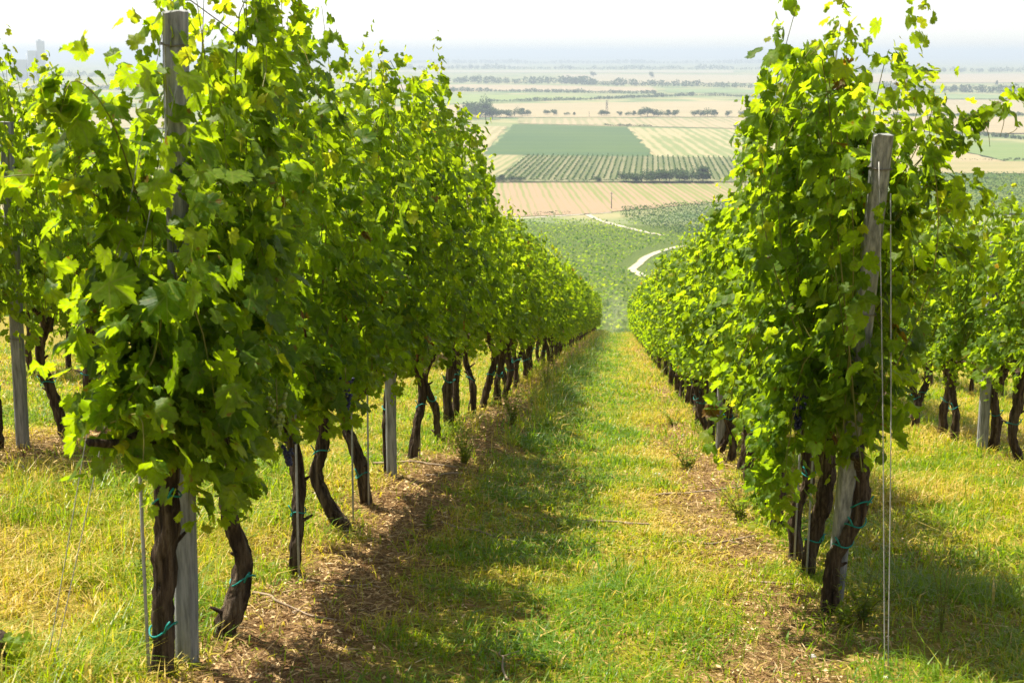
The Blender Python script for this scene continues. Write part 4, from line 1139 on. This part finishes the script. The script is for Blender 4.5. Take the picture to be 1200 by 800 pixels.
# ------------------------------------------------------------------ grass and litter
def grass_points(g, n, x0, x1, y0, y1):
    X = g.uniform(x0, x1, n); Y = g.uniform(y0, y1, n)
    return X, Y
def in_view(X, Y, m=.05):
    a = X / np.maximum(Y, .1)
    return (a > -.475 - m) & (a < .29 + m)
def blades(g, X, Y, hmul, wmul, tall):
    n = len(X)
    soil = soil_at(X, Y)
    pat = fbm(X, Y, 1.5, 51); pat2 = noise2(X, Y, .35, 61)
    # dry track lines in the alley
    trk = np.exp(-((X - .25 + .2 * (noise2(X, Y, 6, 71) - .5)) / .3) ** 2)
    gb = np.clip(.69 + .09 * np.exp(-((X + .3) / .75) ** 4) + (pat - .5) * 1.0 + (pat2 - .5) * .8 - .13 * trk - .30 * soil + g.normal(0, .21, n) + .12 * ((X > -.9) & (X < .0)), .02, 1)
    gb = np.where(g.random(n) < .07, g.uniform(0, .3, n), gb)
    right = (X > 1.1)
    gb = np.where(right, gb - .12, gb); gb = np.where((X < -1.7), gb - .12, gb)
    gb = np.clip(gb, 0, 1)
    h = g.gamma(5, .011, n) * hmul * (1 + 1.4 * tall) * (.6 + .8 * pat2); h = np.minimum(h, .34)
    w = g.uniform(.0024, .0062, n) * wmul
    broad = g.random(n) < .36 * (1 - .6 * np.clip(tall, 0, 1))
    w = np.where(broad, w * 2.1, w); h = np.where(broad, h * .75, h)
    az = g.uniform(0, 2 * np.pi, n); ln = np.minimum(g.gamma(2.4, .42, n) + .5 * broad, 1.7)
    Z = tz(X, Y) - .006
    dx, dy = np.cos(az), np.sin(az); sx, sy = -dy, dx
    f1 = g.uniform(.45, .65, n)
    B = np.stack([X, Y, Z], -1)
    side = np.stack([sx * w, sy * w, 0 * w], -1) * .5
    dv = np.stack([dx, dy, 0 * dx], -1)
    mid = B + dv * (h * ln * .28)[:, None]; mid[:, 2] += h * f1
    tip = B + dv * (h * ln)[:, None]; tip[:, 2] += h * np.clip(1.05 - .28 * ln, .25, 1.1)
    V = np.stack([B - side, B + side, mid + side * .85, mid - side * .85, tip], 1).reshape(-1, 3)
    o5 = np.arange(n) * 5
    Q4 = np.stack([o5, o5 + 1, o5 + 2, o5 + 3], -1); T3 = np.stack([o5 + 3, o5 + 2, o5 + 4], -1)
    return V, [Q4, T3], np.repeat(gb, 5)
g = np.random.default_rng(2024)
gmb = MB()
def scatter(dens, y0, y1, x0, x1, hmul, wmul):
    n = int(dens * (y1 - y0) * (x1 - x0))
    X, Y = grass_points(g, n, x0, x1, y0, y1)
    ok = in_view(X, Y)
    X, Y = X[ok], Y[ok]
    s = soil_at(X, Y)
    ok = g.random(len(X)) < (1.0 - .94 * np.clip(s * 1.15, 0, 1)) * (.30 + 1.0 * sstep(.3, .62, fbm(X, Y, .4, 81)))
    X, Y = X[ok], Y[ok]
    tall = sstep(-1.35, -1.8, X) * sstep(9.5, 6, Y) * .75 + 2.4 * np.exp(-((X + 1.05) / .38) ** 2) * sstep(10.5, 15, Y) * (.3 + noise2(X, Y, .9, 95)) + 1.2 * np.exp(-((X - .62) / .22) ** 2) * sstep(12, 16, Y) * noise2(X, Y, .9, 96) + .35 * (X > 1.5) + .3 * sstep(.5, .7, noise2(X, Y, .8, 91))
    V, f, t = blades(g, X, Y, hmul, wmul, tall)
    gmb.add(V, f, t)
scatter(6200, 3.2, 7, -3.6, 2.5, .78, 1.0)
scatter(4000, 7, 12, -6.2, 4.2, .8, 1.35)
scatter(1500, 12, 20, -9, 6.5, .95, 2.0)
scatter(650, 20, 36, -8, 8, 1.05, 3.2)
scatter(320, 36, 92, -3.2, 3.2, 1.1, 4.6)
put('grass', gmb.mesh('grass', M['grass'], False), kind='stuff', label='sunlit green and straw coloured grass between the vine rows', cat='grass')

lmb = MB()
def litter(dens, y0, y1, x0, x1, mul):
    n = int(dens * (y1 - y0) * (x1 - x0))
    X, Y = g.uniform(x0, x1, n), g.uniform(y0, y1, n)
    ok = in_view(X, Y) & (g.random(n) < .05 + .9 * soil_at(X, Y))
    X, Y = X[ok], Y[ok]; n = len(X)
    Z = tz(X, Y) + g.uniform(.004, .018, n)
    fl = g.random(n) < .22; L = np.where(fl, g.uniform(.008, .022, n), g.uniform(.012, .075, n)) * mul; w = np.where(fl, g.uniform(.004, .010, n), g.uniform(.0010, .0022, n)) * mul
    az = g.uniform(0, 6.28, n); pit = g.normal(0, .25, n)
    d = np.stack([np.cos(az), np.sin(az), pit], -1); s_ = np.stack([-np.sin(az), np.cos(az), g.normal(0, .5, n)], -1)
    C = np.stack([X, Y, Z], -1)
    V = np.stack([C - d * L[:, None], C + s_ * w[:, None] * .8, C + d * L[:, None], C - s_ * w[:, None] + [0, 0, .003]], 1).reshape(-1, 3)
    lmb.add(V, np.arange(n * 4).reshape(n, 4), np.repeat(np.clip(g.beta(1.6, 1.6, n), 0, 1), 4))
litter(5200, 3.2, 8, -3.2, 2.2, .8)
litter(2600, 8, 14, -6, 3.4, 1.0)
litter(900, 14, 28, -5, 3.0, 1.5)
put('straw_litter', lmb.mesh('straw_litter', M['litter'], False), kind='stuff', label='dry straw and dead leaves strewn on the soil under the vines', cat='litter')

# ------------------------------------------------------------------ weeds, twigs, stones
def weed(px, py, h, spread, n_stem, label, seed, tall=False):
    p = on_ground(px, py); g = np.random.default_rng(seed)
    o = put('weed', None, None, p, (0, 0, 0), label, 'weed', 'weeds along the vine rows')
    st, lf = MB(), MB()
    for k in range(n_stem):
        a = g.uniform(0, 6.28); s = spread * g.uniform(.3, 1)
        hh = h * g.uniform(.6, 1)
        c = catmull([[0, 0, -.02], [math.cos(a) * s * .35, math.sin(a) * s * .35, hh * .5], [math.cos(a) * s, math.sin(a) * s, hh]], 14)
        st.add(*tube(c, np.linspace(.0030, .0012, 14), 5))
        n = int(hh / .016) + 4
        t = np.linspace(.15, 1, n); Q_ = np.stack([np.interp(t, np.linspace(0, 1, 14), c[:, q_]) for q_ in range(3)], -1)
        az = np.arange(n) * 2.4 + g.uniform(0, 6)
        L = .045 * (1.1 - .6 * t) * g.uniform(.7, 1.2, n) * (.6 if tall else 1)
        d = np.stack([np.cos(az), np.sin(az), g.uniform(-.1, .7, n)], -1); sd = np.stack([-np.sin(az), np.cos(az), 0 * az], -1)
        w = (L * .30)[:, None]
        V = np.stack([Q_, Q_ + d * L[:, None] * .5 + sd * w, Q_ + d * L[:, None], Q_ + d * L[:, None] * .5 - sd * w], 1).reshape(-1, 3)
        lf.add(V, np.arange(n * 4).reshape(n, 4), np.repeat(g.uniform(0, 1, n), 4))
    put('stem', st.mesh('stem', M['green_cane']), o); put('foliage', lf.mesh('foliage', M['weed'], False), o)
weed(868, 612, .30, .18, 9, 'bushy green weed on the straw bank left of the right row trunks', 1)
weed(920, 585, .30, .16, 8, 'bushy green weed between the dark trunks of the right row', 2)
weed(1010, 728, .26, .20, 10, 'bushy green weed at the foot of the leaning end post', 3)
weed(990, 735, .16, .16, 7, 'low green weed just left of the foot of the leaning end post', 4)
weed(1103, 742, .42, .07, 4, 'tall thin greyish weed stalk in the grass right of the guy wires', 5, True)
weed(805, 552, .34, .26, 11, 'yellow green weed tuft beside the middle post of the right row', 6)
weed(790, 500, .30, .30, 9, 'yellow green weed tuft farther down the edge of the right row', 7)
weed(545, 545, .36, .28, 12, 'leafy weed at the foot of the left row bank', 8)
weed(600, 500, .5, .32, 12, 'taller leafy weed farther along the left row bank', 9)
weed(640, 462, .6, .35, 12, 'yellowish weed farthest along the left row bank', 10)
weed(655, 625, .14, .16, 7, 'low broad weed in the middle of the grass alley', 11)
weed(500, 620, .16, .1, 6, 'small weed seedling on the bare soil under the left row', 12)
weed(170, 690, .22, .12, 6, 'small green sprout beside the first trunk of the left row', 13)
weed(280, 650, .16, .14, 6, 'small green sprout between the first and second left trunks', 14)
def twig(px, py, ang, L, r, label, seed, bend=.12):
    p = on_ground(px, py); g = np.random.default_rng(seed)
    a = R(ang); d = np.array([math.cos(a), math.sin(a)])
    pts = []
    for t in np.linspace(-.5, .5, 6):
        x, y = p.x + d[0] * t * L + g.normal(0, bend * .12), p.y + d[1] * t * L + g.normal(0, bend * .12)
        pts.append([x - p.x, y - p.y, tzf(x, y) - p.z + r + .014])
    C = catmull(pts, 20)
    mb = MB().add(*tube(C, np.linspace(r, r * .55, 20), 6, .12, g))
    c = C[12]; mb.add(*tube([c, c + [d[1] * L * .1, -d[0] * L * .1, .01], c + [d[1] * L * .2 + d[0] * L * .1, -d[0] * L * .2, .02]], [r * .6, r * .4, r * .3], 5))
    put('twig', mb.mesh('twig', M['twig']), None, p, (0, 0, 0), label, 'twig', 'dry twigs lying on the ground')
twig(565, 628, -15, .5, .006, 'curved dry twig lying on the soil edge in mid alley left', 1)
twig(485, 545, 30, .6, .010, 'thick dry cane lying at the foot of the left row trunks', 2)
twig(520, 560, 60, .45, .008, 'dry cane crossing the soil just below the left row trunks', 3)
twig(340, 715, -25, .45, .006, 'pale dry stick on the soil right of the second left trunk', 4)
twig(400, 690, 20, .35, .005, 'thin pale twig on the brown soil between alley and left trunks', 5)
twig(720, 616, 5, .42, .009, 'brown bent twig lying across the middle of the grass alley', 6)
twig(590, 780, 100, .35, .005, 'pale straw coloured stick in the grass at the bottom of the alley', 7)
twig(820, 580, 20, .6, .009, 'dark dry cane lying on the straw bank under the right row', 8)
twig(840, 640, 15, .5, .007, 'thin dry twig lying on the straw below the right row weeds', 9)
twig(880, 556, 2, .5, .008, 'pale straight stick lying level against the right row trunks', 10)
twig(925, 688, -10, .4, .006, 'pale dry twig near the second right trunk', 11)
twig(30, 555, -50, .5, .008, 'pale dry cane on the soil bank under the far left row', 12)
def stone(px, py, r, label, seed):
    p = on_ground(px, py); g = np.random.default_rng(seed)
    u = np.linspace(0, np.pi, 8); v = np.arange(10) / 10 * 2 * np.pi
    U, Vv = np.meshgrid(u, v, indexing='ij')
    rr = r * (1 + g.normal(0, .10, U.shape))
    V = np.stack([rr * np.sin(U) * np.cos(Vv), rr * .8 * np.sin(U) * np.sin(Vv), rr * .55 * np.cos(U)], -1).reshape(-1, 3)
    i, j = np.meshgrid(np.arange(7), np.arange(10), indexing='ij')
    Qs = np.stack([i * 10 + j, (i + 1) * 10 + j, (i + 1) * 10 + (j + 1) % 10, i * 10 + (j + 1) % 10], -1).reshape(-1, 4)
    put('stone', MB().add(V, Qs).mesh('stone', M['stone']), None, (p.x, p.y, p.z + r * .3), (0, 0, 0), label, 'stone', 'pale stones on the ground')
stone(149, 664, .014, 'small white stone in the grass left of the first left trunk', 1)
stone(371, 579, .018, 'small white stone behind the left row trunks', 2)
stone(770, 558, .035, 'pale rounded stone at the right edge of the grass alley', 3)
stone(952, 770, .016, 'tiny pale stone in the grass at the lower right', 4)
stone(1037, 795, .014, 'pale anchor stone where the right guy wires meet the ground', 5)

# tendrils belong to the long shoot of the first right vine
first_right = [o for o in bpy.data.objects if o.get('label') == lab_right[0]][0]
for px, py, px2, py2 in ((1128, 150, 1120, 180), (1150, 140, 1160, 172), (1175, 125, 1172, 160), (1192, 150, 1178, 158)):
    a, b = local(px, py, 5.95, X2, right_y[0]), local(px2, py2, 5.93, X2, right_y[0])
    mm = [(a[q_] + b[q_]) / 2 + (.01 if q_ == 0 else 0) for q_ in range(3)]
    C = shear(catmull([a, mm, b], 12))
    put('tendril', MB().add(*tube(C, np.linspace(.0018, .0010, 12), 4)).mesh('tendril', M['green_cane']), first_right)

# ------------------------------------------------------------------ dust raised on the track beyond the rows
dp = Vector((-.3, 96.0, tzf(-.3, 96.0)))
u = np.linspace(0, np.pi, 12); v = np.arange(18) / 18 * 2 * np.pi
U, Vv = np.meshgrid(u, v, indexing='ij')
V = np.stack([np.sin(U) * np.cos(Vv), np.sin(U) * np.sin(Vv), np.cos(U)], -1).reshape(-1, 3)
i, j = np.meshgrid(np.arange(11), np.arange(18), indexing='ij')
Qs = np.stack([i * 18 + j, (i + 1) * 18 + j, (i + 1) * 18 + (j + 1) % 18, i * 18 + (j + 1) % 18], -1).reshape(-1, 4)
m, nt, out = new_mat('dust_air'); q = N(nt)
tc = q('TexCoord')
ln = q('VectorMath', {0: tc.outputs['Object']}, operation='LENGTH')
nz = q('TexNoise', {'Vector': tc.outputs['Object'], 'Scale': 1.6, 'Detail': 3.0})
fall = q.math('MULTIPLY', q('Clamp', {0: q.math('SUBTRACT', 1.0, ln.outputs['Value'])}), q('Clamp', {0: q.math('MULTIPLY', q.math('SUBTRACT', nz.outputs['Fac'], .32), 3.0)}))
pv = q('VolumePrincipled', {'Color': (.95, .88, .75, 1), 'Density': q.math('MULTIPLY', fall, .10), 'Anisotropy': .3})
nt.links.new(pv.outputs[0], out.inputs['Volume'])
d_o = put('dust_cloud', MB().add(V, Qs).mesh('dust_cloud', m), None, (dp.x, dp.y, dp.z + 1.3), (0, 0, 0), 'pale dust hanging over the track at the foot of the rows', 'dust', None, 'stuff')
d_o.scale = (1.5, 3.0, 2.6)
